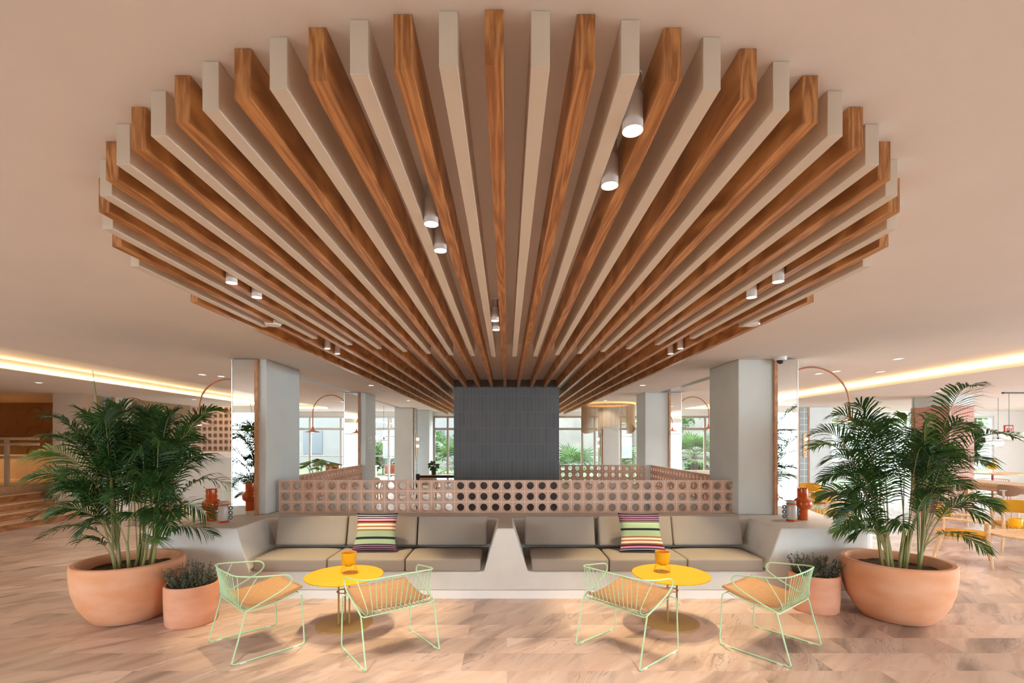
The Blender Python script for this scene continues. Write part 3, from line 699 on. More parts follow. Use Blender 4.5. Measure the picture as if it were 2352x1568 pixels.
for x, y, s in ((-13.0, 11.6, 'right'), (-14.6, 11.6, 'left')):  # warm lights added to brighten the dark stair recess
    t = thing('recessed_light', 'added warm recessed light brightening the relief wall above the steps, %s one' % s, 'ceiling light', (x, y, CEIL), 0, 'recessed ceiling lights')
    MB().lathe([(0, -0.003), (0.05, -0.003)], 24).build('lens', M['dimlit'], t)
    spot((x, y, CEIL-0.02), 90, 130, 0.8, (1.0, 0.62, 0.28))
# slot diffusers
for x, y0, y1, s in ((-3.38, 7.3, 11.6, 'left'), (3.36, 7.3, 11.4, 'right'), (-3.38, 11.9, 14.9, 'far left'), (3.70, 11.9, 14.9, 'far right')):
    t = thing('slot_diffuser', 'long slotted air diffuser in the ceiling, %s side between pillars' % s, 'air vent', (x, y0, CEIL))
    if s in ('left', 'right'): y0a = 0.0
    MB().box(-0.07, 0, -0.006, -0.062, y1-y0, -0.0005).box(0.062, 0, -0.006, 0.07, y1-y0, -0.0005).box(-0.025, 0, -0.006, -0.017, y1-y0, -0.0005).box(0.017, 0, -0.006, 0.025, y1-y0, -0.0005).build('frame', M['plastic'], t)
    MB().box(-0.062, 0, -0.003, -0.025, y1-y0, -0.0005).box(-0.017, 0, -0.003, 0.017, y1-y0, -0.0005).box(0.025, 0, -0.003, 0.062, y1-y0, -0.0005).build('slot', M['black'], t)

# coffer light strips (warm LED on the outer face of each long coffer)
for x, s in ((-7.279, 1), (7.199, -1)):
    t = thing('light_strip', 'warm glowing strip of light along the ceiling coffer on the %s' % ('left' if s > 0 else 'right'), 'light strip', (x, 0, CEIL))
    zz = 0.02 if s > 0 else 0.075
    MB().box(0, YF, zz, s*0.012, 15.58, zz+0.04).build('diffuser', M['led'], t)
    area('coffer_glow', (x+s*0.05, 6.6, CEIL+0.03), (0, -s*pi/2*1.0, 0), 0.05, 17.0, 40, (1.0, 0.70, 0.36))
for x, s in ((-6.46, 'left'), (6.5, 'right')):
    t = thing('light_strip', 'short warm strip closing the far end of the %s ceiling coffer' % s, 'light strip', (x, 15.6, CEIL))
    MB().box(-0.7, -0.012, 0.004, 0.62, -0.0005, 0.045).build('diffuser', M['led'], t)

# ceiling camera
t = thing('security_camera', 'white dome security camera above the oak edge of the right mirror', 'camera', (3.40, 5.95, CEIL))
MB().lathe([(0, -0.0005), (0.068, -0.0005), (0.070, -0.02), (0.066, -0.045), (0.055, -0.05)], 28).build('housing', M['plastic'], t, smooth=True)
MB().ball((0, 0, -0.05), 0.042, 20, 12).build('dome', M['black'], t, smooth=True)

# wall switches on the second left pillar
for r in range(3):
    for c in range(2):
        z = 1.74-0.105*r+0.02; y = 10.50+0.17*c
        t = thing('wall_switch', 'white %s on the second left pillar, %s of three rows, %s' % (('round control', 'square switch plate')[c], ('top', 'middle', 'bottom')[r], ('nearer', 'farther')[c]), 'switch', (-3.039, y, z), 0, 'switch plates on the left pillar')
        MB().box(0.0, -(0.05, 0.075)[c], -0.04, 0.012, (0.05, 0.075)[c], 0.04).build('plate', M['plastic'], t, bevel=0.008)
        MB().box(0.012, -0.03, -0.024, 0.017, 0.03, 0.024).build('button', M['plastic'], t, bevel=0.003)

# ================================================================== WIRE CHAIR
def wire_chair(label, m, padm):
    t = thing('wire_lounge_chair', label, 'chair', group='wire lounge chairs')
    W2 = 0.305
    rail = [(W2, -0.175, 0.387), (W2+0.004, -0.06, 0.43), (W2+0.010, 0.07, 0.485), (W2+0.012, 0.145, 0.53), (W2+0.012, 0.165, 0.57), (W2+0.012, 0.135, 0.607), (W2+0.012, 0.06, 0.62),
            (W2+0.008, -0.06, 0.634), (W2-0.004, -0.155, 0.648), (W2-0.055, -0.235, 0.66), (0.14, -0.262, 0.668)]
    full = rail+[(0, -0.27, 0.67)]+[(-x, y, z) for x, y, z in reversed(rail)]
    rc = catmull(full, 6)
    MB().tube(rc, 0.0062, 8).build('arm_rail', m, t, smooth=True)
    for s in (1, -1):
        side = [(s*W2, -0.175, 0.387), (s*W2, -0.225, 0.20), (s*W2, -0.275, 0.018), (s*W2, -0.262, 0.0065), (s*W2, -0.235, 0.0065), (s*W2, 0.225, 0.0065), (s*W2, 0.258, 0.0075), (s*W2, 0.272, 0.03), (s*W2, 0.252, 0.40), (s*W2, 0.246, 0.424), (s*(W2-0.022), 0.243, 0.43)]
        MB().tube(side, 0.0062, 8).build('leg_frame', m, t, smooth=True)
        for v in (-0.2, 0.2): MB().box(s*W2-0.008, v-0.02, 0.0, s*W2+0.008, v+0.02, 0.008).build('glide', M['plastic'], t)
    wb = MB()
    wb.tube([(-W2+0.02, 0.243, 0.43), (W2-0.02, 0.243, 0.43)], 0.0055, 8)
    wb.tube([(-W2, -0.175, 0.387), (-W2+0.02, -0.18, 0.372), (W2-0.02, -0.18, 0.372), (W2, -0.175, 0.387)], 0.0055, 8)
    nw = 15
    Lr = [p for p in rc if p.z > 0.61 and p.y < 0.03]
    for i in range(nw):
        u = -0.255+0.51*i/(nw-1)
        tgt = u/0.255
        # attach point on the rail, spreading a little towards the arms at both ends
        ut = tgt*(W2+0.004) if abs(tgt) < 0.99 else tgt*(W2+0.006)
        pt = min(Lr, key=lambda p: abs(p.x-ut)*1.0+(0.0 if abs(tgt) < 0.95 else abs(p.y+0.10)*0.5))
        w = [(u, 0.243, 0.436), (u, 0.15, 0.405), (u, 0.02, 0.380), (u, -0.10, 0.370), (u, -0.165, 0.380), (u+(pt.x-u)*0.2, -0.203, 0.425), (u+(pt.x-u)*0.55, -0.203+(pt.y+0.203)*0.45, 0.53), (pt.x, pt.y, pt.z)]
        wb.tube(catmull(w, 4), 0.0034, 6)
    wb.build('wire_basket', m, t, smooth=True)
    # seat pad
    pr = catmull([(0, 0.275, 0.452), (0, 0.21, 0.434), (0, 0.08, 0.402), (0, -0.06, 0.386), (0, -0.15, 0.394), (0, -0.185, 0.412)], 4)
    nx = 10; pd = MB(); n = len(pr); th = 0.018
    for sgn in (1, -1):
        base = len(pd.v)
        for i in range(nx+1):
            u = -0.262+0.524*i/nx
            for p in pr: pd.v.append((u, p.y, p.z+(th/2+0.002)+sgn*th/2+0.010*(abs(u)/0.262)**2))
        for i in range(nx):
            for j in range(n-1):
                a = base+i*n+j; b = a+n
                pd.f.append((a, a+1, b+1, b) if sgn > 0 else (a, b, b+1, a+1)); pd.m.append(0)
    m1 = (nx+1)*n
    for i in range(nx):
        a = i*n; b = a+n; pd.f.append((a, b, m1+b, m1+a)); pd.m.append(0)
        a = i*n+n-1; b = a+n; pd.f.append((a, m1+a, m1+b, b)); pd.m.append(0)
    for j in range(n-1):
        pd.f.append((j, m1+j, m1+j+1, j+1)); pd.m.append(0)
        a = nx*n+j; pd.f.append((a, a+1, m1+a+1, m1+a)); pd.m.append(0)
    seat = pd.build('seat_pad', padm, t, smooth=True)
    e = catmull([(x, y, z+0.0205+0.010*(abs(x)/0.262)**2) for x, y, z in [(-0.25, p.y*0.97, p.z) for p in pr]]+[(x, y, z+0.0205+0.010*(abs(x)/0.262)**2) for x, y, z in [(0.25, p.y*0.97, p.z) for p in reversed(pr)]], 1, True)
    MB().tube(e, 0.0022, 5, closed=True).build('piping', padm, seat, smooth=True)
    return t
c0 = wire_chair('mint wire lounge chair beside the left small pot, its back turned to the pot', M['mint'], M['tan'])
def face(o, x, y, dx, dy): o.location = (x, y, 0); o.rotation_euler = (0, 0, math.atan2(-dx, dy)); return o
face(c0, -2.10, 4.02, .39, .40)
def chair_at(src, x, y, dx, dy, lab): return dup(src, (x, y, 0), math.atan2(-dx, dy), lab)
chair_at(c0, -0.955, 3.915, -.312, .416, 'mint wire lounge chair with its back to the camera, right of the left yellow table')
chair_at(c0, 0.983, 3.935, .40, .35, 'mint wire lounge chair with its back to the camera, left of the right yellow table')
chair_at(c0, 2.19, 3.985, -.345, .431, 'mint wire lounge chair right of the right yellow table, near the right small pot')
chair_at(c0, -5.25, 8.1, -.6, -.5, 'mint wire lounge chair behind the left ledge, nearer one')
chair_at(c0, -5.7, 9.6, .4, -.6, 'mint wire lounge chair behind the left ledge, farther one')
chair_at(c0, 5.05, 7.7, .7, .5, 'mint wire lounge chair behind the right ledge and the orange vase')
rc0 = wire_chair('wine red wire chair far back beside the left window of the tiled block', M['redwire'], M['redwire'])
face(rc0, -1.95, 14.9, -.3, -.8)

# ================================================================== YELLOW TABLES + PLANTERS
def yellow_table(x, y, lab):
    t = thing('side_table', lab, 'table', (x, y, 0), 0, 'round yellow side tables')
    R = 0.353
    MB().lathe([(0, 0.444), (R-0.003, 0.444), (R, 0.447), (R, 0.451), (R-0.003, 0.454), (0, 0.454)], 72).build('tabletop', M['yellow'], t, smooth=True)
    MB().lathe([(0, 0.0), (0.255, 0.0), (0.258, 0.004), (0.255, 0.009), (0, 0.009)], 64).build('base_plate', M['ochre'], t, smooth=True)
    for a in (90, 210, 330):
        MB().tube([(0.055*cos(RAD(a+12)), 0.055*sin(RAD(a+12)), 0.008), (0.055*cos(RAD(a+12)), 0.055*sin(RAD(a+12)), 0.445)], 0.0085, 12).build('stem', M['ochre'], t, smooth=True)
    MB().tube([(0.066*cos(2*pi*k/28), 0.066*sin(2*pi*k/28), 0.30) for k in range(28)], 0.005, 6, closed=True).build('ring', M['ochre'], t, smooth=True)
    return t
yellow_table(-1.513, 4.463, 'round yellow side table before the left bench recess')
yellow_table(1.54, 4.50, 'round yellow side table before the right bench recess')
def planter(x, y, z, lab, grp='yellow planters'):
    t = thing('planter', lab, 'planter', (x, y, z), 0, grp)
    MB().lathe([(0, 0.055), (0.035, 0.058), (0.058, 0.078), (0.068, 0.105), (0.070, 0.185), (0.066, 0.185), (0.064, 0.108), (0.05, 0.08), (0, 0.066)], 36).build('bowl', M['planter'], t, smooth=True)
    s = MB()
    for k in range(4):
        a = RAD(45+90*k); a1 = a-RAD(36); a2 = a+RAD(36)
        s.tube([(0.062*cos(a1), 0.062*sin(a1), 0.10), (0.082*cos(a), 0.082*sin(a), 0.0025), (0.062*cos(a2), 0.062*sin(a2), 0.10)], 0.0022, 6)
    s.tube([(0.064*cos(2*pi*k/28), 0.064*sin(2*pi*k/28), 0.095) for k in range(28)], 0.0022, 5, closed=True)
    s.build('stand', M['yellow'], t, smooth=True)
    return t
planter(-1.502, 4.555, 0.4545, 'yellow bowl planter on a wire stand on the left yellow table')
planter(1.492, 4.59, 0.4545, 'yellow bowl planter on a wire stand on the right yellow table')

# ================================================================== POTS AND PLANTS
def big_pot(t):
    R = 0.44
    pr = [(0, 0.0), (0.25, 0.0), (0.285, 0.012), (0.345, 0.09), (0.40, 0.19), (0.432, 0.30), (0.447, 0.41), (0.452, 0.49), (0.449, 0.545), (0.438, 0.556), (0.405, 0.556), (0.395, 0.545), (0.39, 0.44), (0.0, 0.43)]
    MB().lathe(pr, 64).build('pot', M['terra'], t, smooth=True)
    s = MB(); n = 40; rnd = random.Random(3)
    rows = 8
    s.v.append((0, 0, 0.475)); 
    for i in range(1, rows+1):
        for k in range(n): s.v.append((0.389*i/rows*cos(2*pi*k/n), 0.389*i/rows*sin(2*pi*k/n), 0.462+rnd.uniform(-.012, .014)))
    for k in range(n): s.f.append((0, 1+k, 1+(k+1) % n)); s.m.append(0)
    for i in range(rows-1):
        for k in range(n):
            a = 1+i*n+k; b = 1+i*n+(k+1) % n; s.f.append((a, a+n, b+n, b)); s.m.append(0)
    s.build('soil', M['soil'], t, smooth=True)

def frond(b, base, ctrl, tip, nl, ll, rnd, twist=0.0, wid=0.011, petiole=0.30, spread=58):
    """feather frond added to mesh b: returns rachis points"""
    N = 26; p0 = Vector(base); p1 = Vector(ctrl); p2 = Vector(tip)
    pts = [p0*(1-t)**2+p1*2*t*(1-t)+p2*t*t for t in [i/N for i in range(N+1)]]
    for i in range(nl):
        t_ = petiole+(1-petiole)*(i+0.5)/nl
        k = min(int(t_*N), N-1); q = pts[k].lerp(pts[k+1], t_*N-k); d = (pts[k+1]-pts[k]).normalized()
        side = d.cross(Vector((0, 0, 1)))
        if side.length < 0.15: side = Vector((0, 1, 0))
        side.normalize(); nrm = side.cross(d).normalized()
        if twist: 
            rm = Matrix.Rotation(twist, 3, d); side = rm @ side; nrm = rm @ nrm
        env = sin(pi*min(1.0, 0.18+0.86*(i/nl)))**0.55
        for s in (1, -1):
            L_ = ll*env*rnd.uniform(0.85, 1.1)
            fw = RAD(spread)*(1-0.55*(i/nl)); fw += rnd.uniform(-.08, .08)
            dr = (side*s*sin(fw)+d*cos(fw)+nrm*rnd.uniform(0.12, 0.38)).normalized()
            w = wid*rnd.uniform(0.85, 1.15)
            wv = d.cross(dr).cross(dr); wv = wv.normalized() if wv.length > 1e-4 else d
            wv = (wv+nrm*0.35*s).normalized()
            g = Vector((0, 0, -1))
            c = [q, q+dr*L_*0.33+g*L_*0.03, q+dr*L_*0.68+g*L_*0.17, q+dr*L_*0.94+g*L_*0.42]
            ws = (0.45, 1.0, 0.8, 0.05); base_ = len(b.v)
            for cc, ww in zip(c, ws): b.v.append(tuple(cc-wv*w*ww)); b.v.append(tuple(cc+wv*w*ww))
            for j in range(3): b.f.append((base_+2*j, base_+2*j+1, base_+2*j+3, base_+2*j+2)); b.m.append(0)
    rr = [0.0055*(1-0.75*i/N) for i in range(N+1)]
    b.tube(pts, rr, 5, 1)
    return pts

def palm(x, y, lab, specs, seed, nfill, spear, top=2.0):
    rnd = random.Random(seed)
    t = thing('potted_palm', lab, 'potted plant', (x, y, 0))
    big_pot(t)
    # canes
    canes = []
    for i in range(9):
        a = rnd.uniform(0, 2*pi); r = rnd.uniform(0.02, 0.20)
        b0 = Vector((r*cos(a), r*sin(a)*0.7, 0.455)); h = rnd.uniform(0.22, 0.45)
        tip = b0+Vector((cos(a)*0.05, sin(a)*0.04, h)); canes.append((b0, tip, a))
        MB().tube([b0, b0.lerp(tip, .5), tip], [0.017, 0.014, 0.009], 8).build('cane', M['stem'], t, smooth=True)
    fr = list(specs)
    for i in range(nfill):
        a = RAD(rnd.uniform(0, 360)); k = i/nfill
        if k < 0.55: rad = rnd.uniform(0.15, 0.72); z = rnd.uniform(1.35, top)-0.35*max(0, rad-0.4)
        else: rad = rnd.uniform(0.35, 0.85); z = rnd.uniform(0.72, 1.45)
        fr.append((rad*cos(a), rad*sin(a)*(0.62 if sin(a) > 0 else 0.8), z, rnd.uniform(0.10, 0.35)))
    for i, (dx, dy, z, ar) in enumerate(fr):
        best = max(canes, key=lambda c: c[1].x*dx+c[1].y*dy+rnd.uniform(0, .1))
        b0 = best[0].lerp(best[1], rnd.uniform(0.15, 0.9)); tip = Vector((dx, dy, z))
        c = Vector((b0.x+(dx-b0.x)*0.38, b0.y+(dy-b0.y)*0.38, max(z+ar, b0.z+0.35)))
        L_ = (tip-b0).length
        b = MB()
        frond(b, b0, c, tip, int(17+14*min(1.5, L_)), 0.31*min(1.15, 0.5+0.45*L_), rnd, twist=rnd.uniform(-.6, .6), wid=0.0068)
        b.build('frond', [M['palm'] if rnd.random() < 0.86 else M['palmlight'], M['stem']], t)
    for (dx, dy, h) in spear:
        b0 = canes[0][0]
        MB().tube([b0, b0+Vector((dx*0.4, dy*0.4, h*0.45)), b0+Vector((dx, dy, h))], [0.007, 0.008, 0.002], 6).build('spear_leaf', M['palmlight'], t, smooth=True)
    return t
# frond tips as (right, away, height, arch) from the middle of the pot
palm(-3.65, 4.64, 'tall bushy palm in a big round terracotta pot at the left',
     [(-0.77, -0.1, 1.92, 0.12), (-1.0, 0.0, 1.55, 0.25), (-0.92, 0.15, 1.10, 0.35), (-0.70, -0.2, 0.78, 0.30), (-0.62, 0.1, 1.72, 0.2), (0.86, 0.1, 1.98, 0.16), (0.98, 0.1, 1.2, 0.42), (0.70, -0.1, 1.72, 0.2), (0.62, 0.1, 1.45, 0.3), (0.55, -0.2, 0.85, 0.3), (-0.2, 0.1, 2.05, 0.05), (0.12, 0.0, 1.96, 0.08), (0.42, 0.0, 1.95, 0.12), (0.85, -0.1, 0.95, 0.4), (-0.95, -0.1, 1.32, 0.3), (-0.85, 0.0, 1.72, 0.2), (-0.78, -0.2, 0.95, 0.4), (0.82, 0.0, 1.5, 0.3), (0.6, 0.2, 1.9, 0.12), (-0.5, 0.0, 1.97, 0.08)], 11, 56,
     [(-0.27, 0.0, 1.93)], 1.98)
palm(3.77, 4.64, 'tall palm with long reaching fronds in a big terracotta pot at the right',
     [(0.86, 0.1, 2.24, 0.06), (1.16, 0.0, 1.72, 0.30), (0.80, 0.1, 1.22, 0.32), (0.80, -0.1, 0.62, 0.40), (-0.76, 0.1, 1.76, 0.2), (-0.70, 0.0, 1.48, 0.3), (-0.55, -0.1, 1.18, 0.35), (-0.48, -0.1, 0.76, 0.3), (-0.30, 0.1, 2.05, 0.05), (-0.52, 0.1, 1.95, 0.1), (0.55, 0.0, 1.55, 0.35), (0.2, 0.1, 1.95, 0.05), (0.66, -0.2, 0.95, 0.35), (1.0, 0.1, 1.45, 0.35), (-0.82, 0.0, 1.62, 0.25), (-0.72, 0.0, 1.3, 0.35), (-0.62, 0.0, 0.95, 0.4), (0.7, 0.0, 1.85, 0.2), (0.9, -0.1, 1.05, 0.4)], 23, 36,
     [(-0.05, 0.0, 1.66)], 1.9)

def herb_pot(x, y, R, H, lab, seed, cap=False):
    rnd = random.Random(seed)
    t = thing('potted_herb', lab, 'potted plant', (x, y, 0))
    MB().lathe([(0, 0), (R*0.90, 0.0), (R*0.95, 0.012), (R*0.985, H*0.35), (R, H*0.7), (R, H-0.012), (R*0.985, H), (R*0.90, H), (R*0.89, H-0.01), (R*0.88, H-0.06), (0, H-0.06)], 48).build('pot', M['terrapink'], t, smooth=True)
    MB().lathe([(R*0.879, H-0.045), (R*0.5, H-0.035), (0, H-0.03)][::-1], 32).build('soil', M['soil'], t)
    b = MB(); tw = MB()
    for i in range(150):
        a = rnd.uniform(0, 2*pi); r0 = R*0.75*sqrt(rnd.random())
        p = Vector((r0*cos(a), r0*sin(a), H-0.05)); ou = Vector((cos(a), sin(a), 0))*rnd.uniform(0.1, 0.75)*(r0/R+0.25)
        d = (ou+Vector((rnd.uniform(-.35, .35), rnd.uniform(-.35, .35), 1.0))).normalized(); L_ = rnd.uniform(0.10, 0.235)
        pts = [p+d*L_*k/4+Vector((rnd.uniform(-.008, .008), rnd.uniform(-.008, .008), 0)) for k in range(5)]
        tw.tube(pts, [0.0016, 0.0015, 0.0013, 0.001, 0.0006], 4)
        for k in range(26):
            u = rnd.uniform(0.25, 1.0)*4; j = min(int(u), 3); q = pts[j].lerp(pts[j+1], u-j)
            ld = Vector((rnd.gauss(0, 1), rnd.gauss(0, 1), rnd.gauss(0.5, 1))).normalized(); sd = ld.cross(Vector((rnd.gauss(0, 1), rnd.gauss(0, 1), rnd.gauss(0, 1)))).normalized()
            l = rnd.uniform(0.010, 0.020); w_ = l*0.32
            b.add([q, q+ld*l*0.5+sd*w_, q+ld*l, q+ld*l*0.5-sd*w_], [(0, 1, 2, 3)])
    tw.build('twigs', M['twig'], t); b.build('foliage', M['thyme'], t)
    return t
herb_pot(-2.97, 4.52, 0.226, 0.365, 'small pinkish terracotta pot of wispy grey green herbs beside the left palm', 5)
herb_pot(3.12, 4.86, 0.226, 0.365, 'small pinkish terracotta pot of wispy grey green herbs beside the right palm', 6)

# ================================================================== VASES
def orange_vase(x, y, rz, lab):
    t = thing('vase', lab, 'vase', (x, y, LEDGE+0.001), rz, 'burnt orange vases')
    k = 0.388/0.40
    pr = [(0, 0), (0.054, 0), (0.056, 0.004), (0.056, 0.12), (0.058, 0.126), (0.085, 0.142), (0.098, 0.165), (0.101, 0.20), (0.098, 0.228), (0.085, 0.250), (0.062, 0.266), (0.057, 0.272), (0.057, 0.385), (0.054, 0.387), (0.051, 0.385), (0.051, 0.28), (0, 0.26)]
    MB().lathe([(r*k, z*k) for r, z in pr], 48).build('body', M['orange'], t, smooth=True)
    for s in (1, -1):
        z = [0.275, 0.29, 0.305, 0.32, 0.335, 0.35, 0.365, 0.38]; xx = [0.056, 0.07, 0.074, 0.062, 0.058, 0.07, 0.072, 0.058]
        pth = catmull([(s*a*k, 0, b*k) for a, b in zip(xx, z)]+[(s*0.075*k, 0, 0.395*k), (s*0.10*k, 0, 0.418*k)], 4)
        MB().tube(pth, 0.0032, 7).build('handle', M['orange'], t, smooth=True)
    return t
def grey_vase(x, y, flip, lab):
    t = thing('vase', lab, 'vase', (x, y, LEDGE+0.001), 0, 'grey handled vases')
    pr = [(0.046, 0.022), (0.055, 0.04), (0.058, 0.06), (0.058, 0.165), (0.054, 0.186), (0.046, 0.197), (0.046, 0.216), (0.052, 0.226), (0.058, 0.240), (0.055, 0.242), (0.045, 0.222), (0.04, 0.19), (0, 0.18)]
    MB().lathe(pr, 40).build('body', M['greyvase'], t, smooth=True)
    MB().lathe([(0, 0), (0.055, 0), (0.059, 0.006), (0.052, 0.016), (0.046, 0.023), (0, 0.023)], 40).build('foot', M['orange'], t, smooth=True)
    MB().lathe([(0.0455, 0.199), (0.054, 0.196), (0.059, 0.203), (0.056, 0.211), (0.0455, 0.213)], 40).build('collar', M['orange'], t, smooth=True)
    s = -flip
    zz = MB(); z0 = 0.045
    pts = []
    for i, (a, z) in enumerate([(0.062, 0.045), (0.062, 0.065), (0.092, 0.078), (0.092, 0.092), (0.072, 0.105), (0.072, 0.112), (0.092, 0.125), (0.092, 0.142), (0.064, 0.152), (0.062, 0.178)]): pts.append((s*a, 0, z))
    MB().tube(catmull(pts, 4), 0.0075, 8).build('zigzag_handle', M['bluegrey'], t, smooth=True)
    rg = MB()
    for z in (0.055, 0.11, 0.165):
        rg.tube([(flip*(0.081+0.018*cos(2*pi*k/20)), 0, z+0.018*sin(2*pi*k/20)) for k in range(20)], 0.0085, 8, closed=True)
    rg.build('ring_handle', M['bluegrey'], t, smooth=True)
    return t
orange_vase(-3.49, 5.66, 0, 'tall burnt orange vase on the left ledge before the mirror')
orange_vase(3.545, 5.74, RAD(25), 'tall burnt orange vase on the right ledge')
grey_vase(-3.28, 5.55, 1, 'small pale grey vase with blue grey zigzag handles on the left ledge')
grey_vase(3.35, 5.64, -1, 'small pale grey vase with blue grey zigzag handles on the right ledge')

# ================================================================== ARC LAMPS
def arc_lamp(x, y, s, z, R, lab, shade=0.18, drop=0.18):
    """wall-mounted arc springing from a pillar; s = direction sideways (+1 right)"""
    t = thing('arc_lamp', lab, 'lamp', (x, y, z), 0, 'copper arc lamps')
    pts = [(s*(R-R*cos(RAD(a))), 0, R*sin(RAD(a))) for a in range(0, 181, 9)]
    pts += [(s*2*R, 0, -drop)]
    MB().tube(pts, 0.011, 10).build('arc', M['copper'], t, smooth=True)
    MB().lathe([(0, 0.05), (0.022, 0.05), (0.024, 0.0), (shade*0.35, -0.03), (shade, -0.065), (shade*0.98, -0.069), (0.03, -0.028), (0, -0.02)], 36, (s*2*R, 0, -drop)).build('shade', M['copper'], t, smooth=True)
    MB().ball((s*2*R, 0, -drop-0.05), 0.04, 16, 10, 0, 0.7).build('bulb', M['globe'], t, smooth=True)
    MB().box(-0.03, -0.03, -0.10, 0.03, 0.03, 0.0).build('bracket', M['copper'], t, bevel=0.005)
    return t
arc_lamp(-3.535, 6.75, -1, 2.17, 0.40, 'copper arc lamp on the near left pillar, curving over the left palm')
arc_lamp(3.735, 6.7, 1, 2.20, 0.53, 'copper arc lamp on the near right pillar, curving over the right palm', 0.18, 0.16)
arc_lamp(-3.535, 10.7, -1, 2.32, 0.40, 'copper arc lamp on the second left pillar', 0.16, 0.36)
arc_lamp(3.795, 10.7, 1, 2.32, 0.36, 'copper arc lamp on the second right pillar', 0.16, 0.30)
arc_lamp(-8.35, 11.2, -1, 2.28, 0.42, 'copper arc lamp far left before the tiled wall strip', 0.16, 0.2)
# the far-left lamp stands on its own post
MB().tube([(0, 0, -0.05), (0, 0, -2.279)], 0.012, 8).build('post', M['copper'], bpy.data.objects['arc_lamp.004'])

# sconces on the far pillars
def sconce(loc, rz, lab):
    t = thing('wall_sconce', lab, 'wall lamp', loc, rz, 'two-bulb sconces')
    pl = [(0.055*cos(a), 0.33+0.055*sin(a)) for a in [pi*i/10 for i in range(11)]]+[(0.055*cos(a), -0.33+0.055*sin(a)) for a in [pi+pi*i/10 for i in range(11)]]
    MB().prismY(pl, -0.02, -0.0005).build('board', M['ash'], t)
    for z in (-0.02, 0.20):
        MB().ball((0, -0.065, z), 0.05, 18, 12).build('bulb', M['globe'], t, smooth=True)
    return t
def tile_strip(x0, x1, y0, y1, lab):
    t = thing('wall_panel', lab, 'wall panel', ((x0+x1)/2, (y0+y1)/2, 0))
    hx, hy = (x1-x0)/2, (y1-y0)/2
    MB().box(-hx, -hy, 0, hx, hy, CEIL-0.02).build('tile_face', M['greytile'], t)
    if hx < hy: MB().box(-hx*1.6, -hy-0.05, 0, hx*1.6, -hy, CEIL-0.01).box(-hx*1.6, hy, 0, hx*1.6, hy+0.05, CEIL-0.01).build('oak_batten', M['oaktrim'], t)
    else: MB().box(-hx-0.05, -hy*1.6, 0, -hx, hy*1.6, CEIL-0.01).box(hx, -hy*1.6, 0, hx+0.05, hy*1.6, CEIL-0.01).build('oak_batten', M['oaktrim'], t)
tile_strip(-2.958, -2.93, 15.15, 15.6, 'blue grey tiled panel on the side of the far left pillar')
sconce((-2.93, 15.4, 1.55), pi/2, 'two bulb sconce on the far left pillar')
tile_strip(3.0, 3.028, 15.15, 15.6, 'blue grey tiled panel on the side of the far right pillar')
sconce((3.0, 15.4, 1.55), -pi/2, 'two bulb sconce on the far right pillar')
tile_strip(9.12, 9.37, 14.9, 14.93, 'blue grey tiled panel right of the right mirror')
sconce((9.27, 14.9, 1.55), 0, 'two bulb sconce right of the right mirror')

# ================================================================== YELLOW ARMCHAIRS
def armchair(lab, seatm, wd):
    t = thing('armchair', lab, 'armchair', group='wooden armchairs')
    s = MB()
    nx = 12
    out = [(0.27*cos(a)*(abs(cos(a))**-0.45 if abs(cos(a)) > .05 else 1), 0.27*sin(a)*(abs(sin(a))**-0.45 if abs(sin(a)) > .05 else 1)) for a in [2*pi*i/32 for i in range(32)]]
    MB().prism(out, 0.375, 0.425).build('seat', seatm, t, bevel=0.015, seg=3)
    MB().prism([(x*0.98, y*0.98) for x, y in out], 0.335, 0.374).build('seat_frame', wd, t)
    # curved backrest
    b = MB(); n = 14
    for k in range(n+1):
        a = RAD(-62+124*k/n); h = 0.10*(1-abs(2*k/n-1)**4*0.85)
        for (dr, dz) in ((0.0, -h), (0.0, h), (0.026, h), (0.026, -h)):
            b.v.append(((0.29+dr)*sin(a), -(0.27+dr)*cos(a)*0.98+0.02, 0.66+dz))
    for k in range(n):
        for q in range(4):
            a0 = k*4+q; a1 = k*4+(q+1) % 4; b.f.append((a0, a0+4, a1+4, a1)); b.m.append(0)
    b.f += [(0, 1, 2, 3), (n*4+3, n*4+2, n*4+1, n*4)]; b.m += [0, 0]
    b.build('backrest', seatm, t, smooth=True)
    b2 = MB(); 
    rail = [( (0.325)*sin(RAD(a)), -(0.30)*cos(RAD(a))+0.02, 0.62) for a in range(-78, 79, 12)]
    b2.tube(rail, 0.02, 8); b2.build('back_rail', wd, t, smooth=True)
    for sx in (1, -1):
        MB().tube([(sx*0.315, -0.06, 0.62), (sx*0.315, 0.08, 0.615), (sx*0.29, 0.27, 0.60)], [0.02, 0.021, 0.02], 8).build('armrest', wd, t, smooth=True)
        MB().tube([(sx*0.28, 0.25, 0.60), (sx*0.27, 0.25, 0.36), (sx*0.30, 0.29, 0.0)], [0.02, 0.025, 0.014], 10).build('leg', wd, t, smooth=True)
        MB().tube([(sx*0.29, -0.19, 0.62), (sx*0.25, -0.21, 0.36), (sx*0.27, -0.31, 0.0)], [0.018, 0.023, 0.014], 10).build('leg', wd, t, smooth=True)
    return t
ac = armchair('ash armchair with mustard seat just right of the right palm', M['yfab'], M['ashz'])
face(ac, 6.42, 6.75, .67, -.62)
chair_at(ac, 7.95, 7.4, -.5, -.87, 'ash armchair with mustard back behind the round ash table at the right edge')
chair_at(ac, 6.75, 10.5, .1, -1, 'ash armchair with mustard seat facing the camera behind the right orange vase')
chair_at(ac, 5.85, 8.7, 1, -.1, 'ash armchair with mustard seat behind the right ledge, half hidden by the palm')
wc = armchair('plain ash armchair at the far left round table', M['ash'], M['ashz'])
face(wc, -3.6, 12.5, -.4, .8)
chair_at(wc, -2.05, 12.55, .1, 1, 'plain ash armchair behind the retractable barrier')
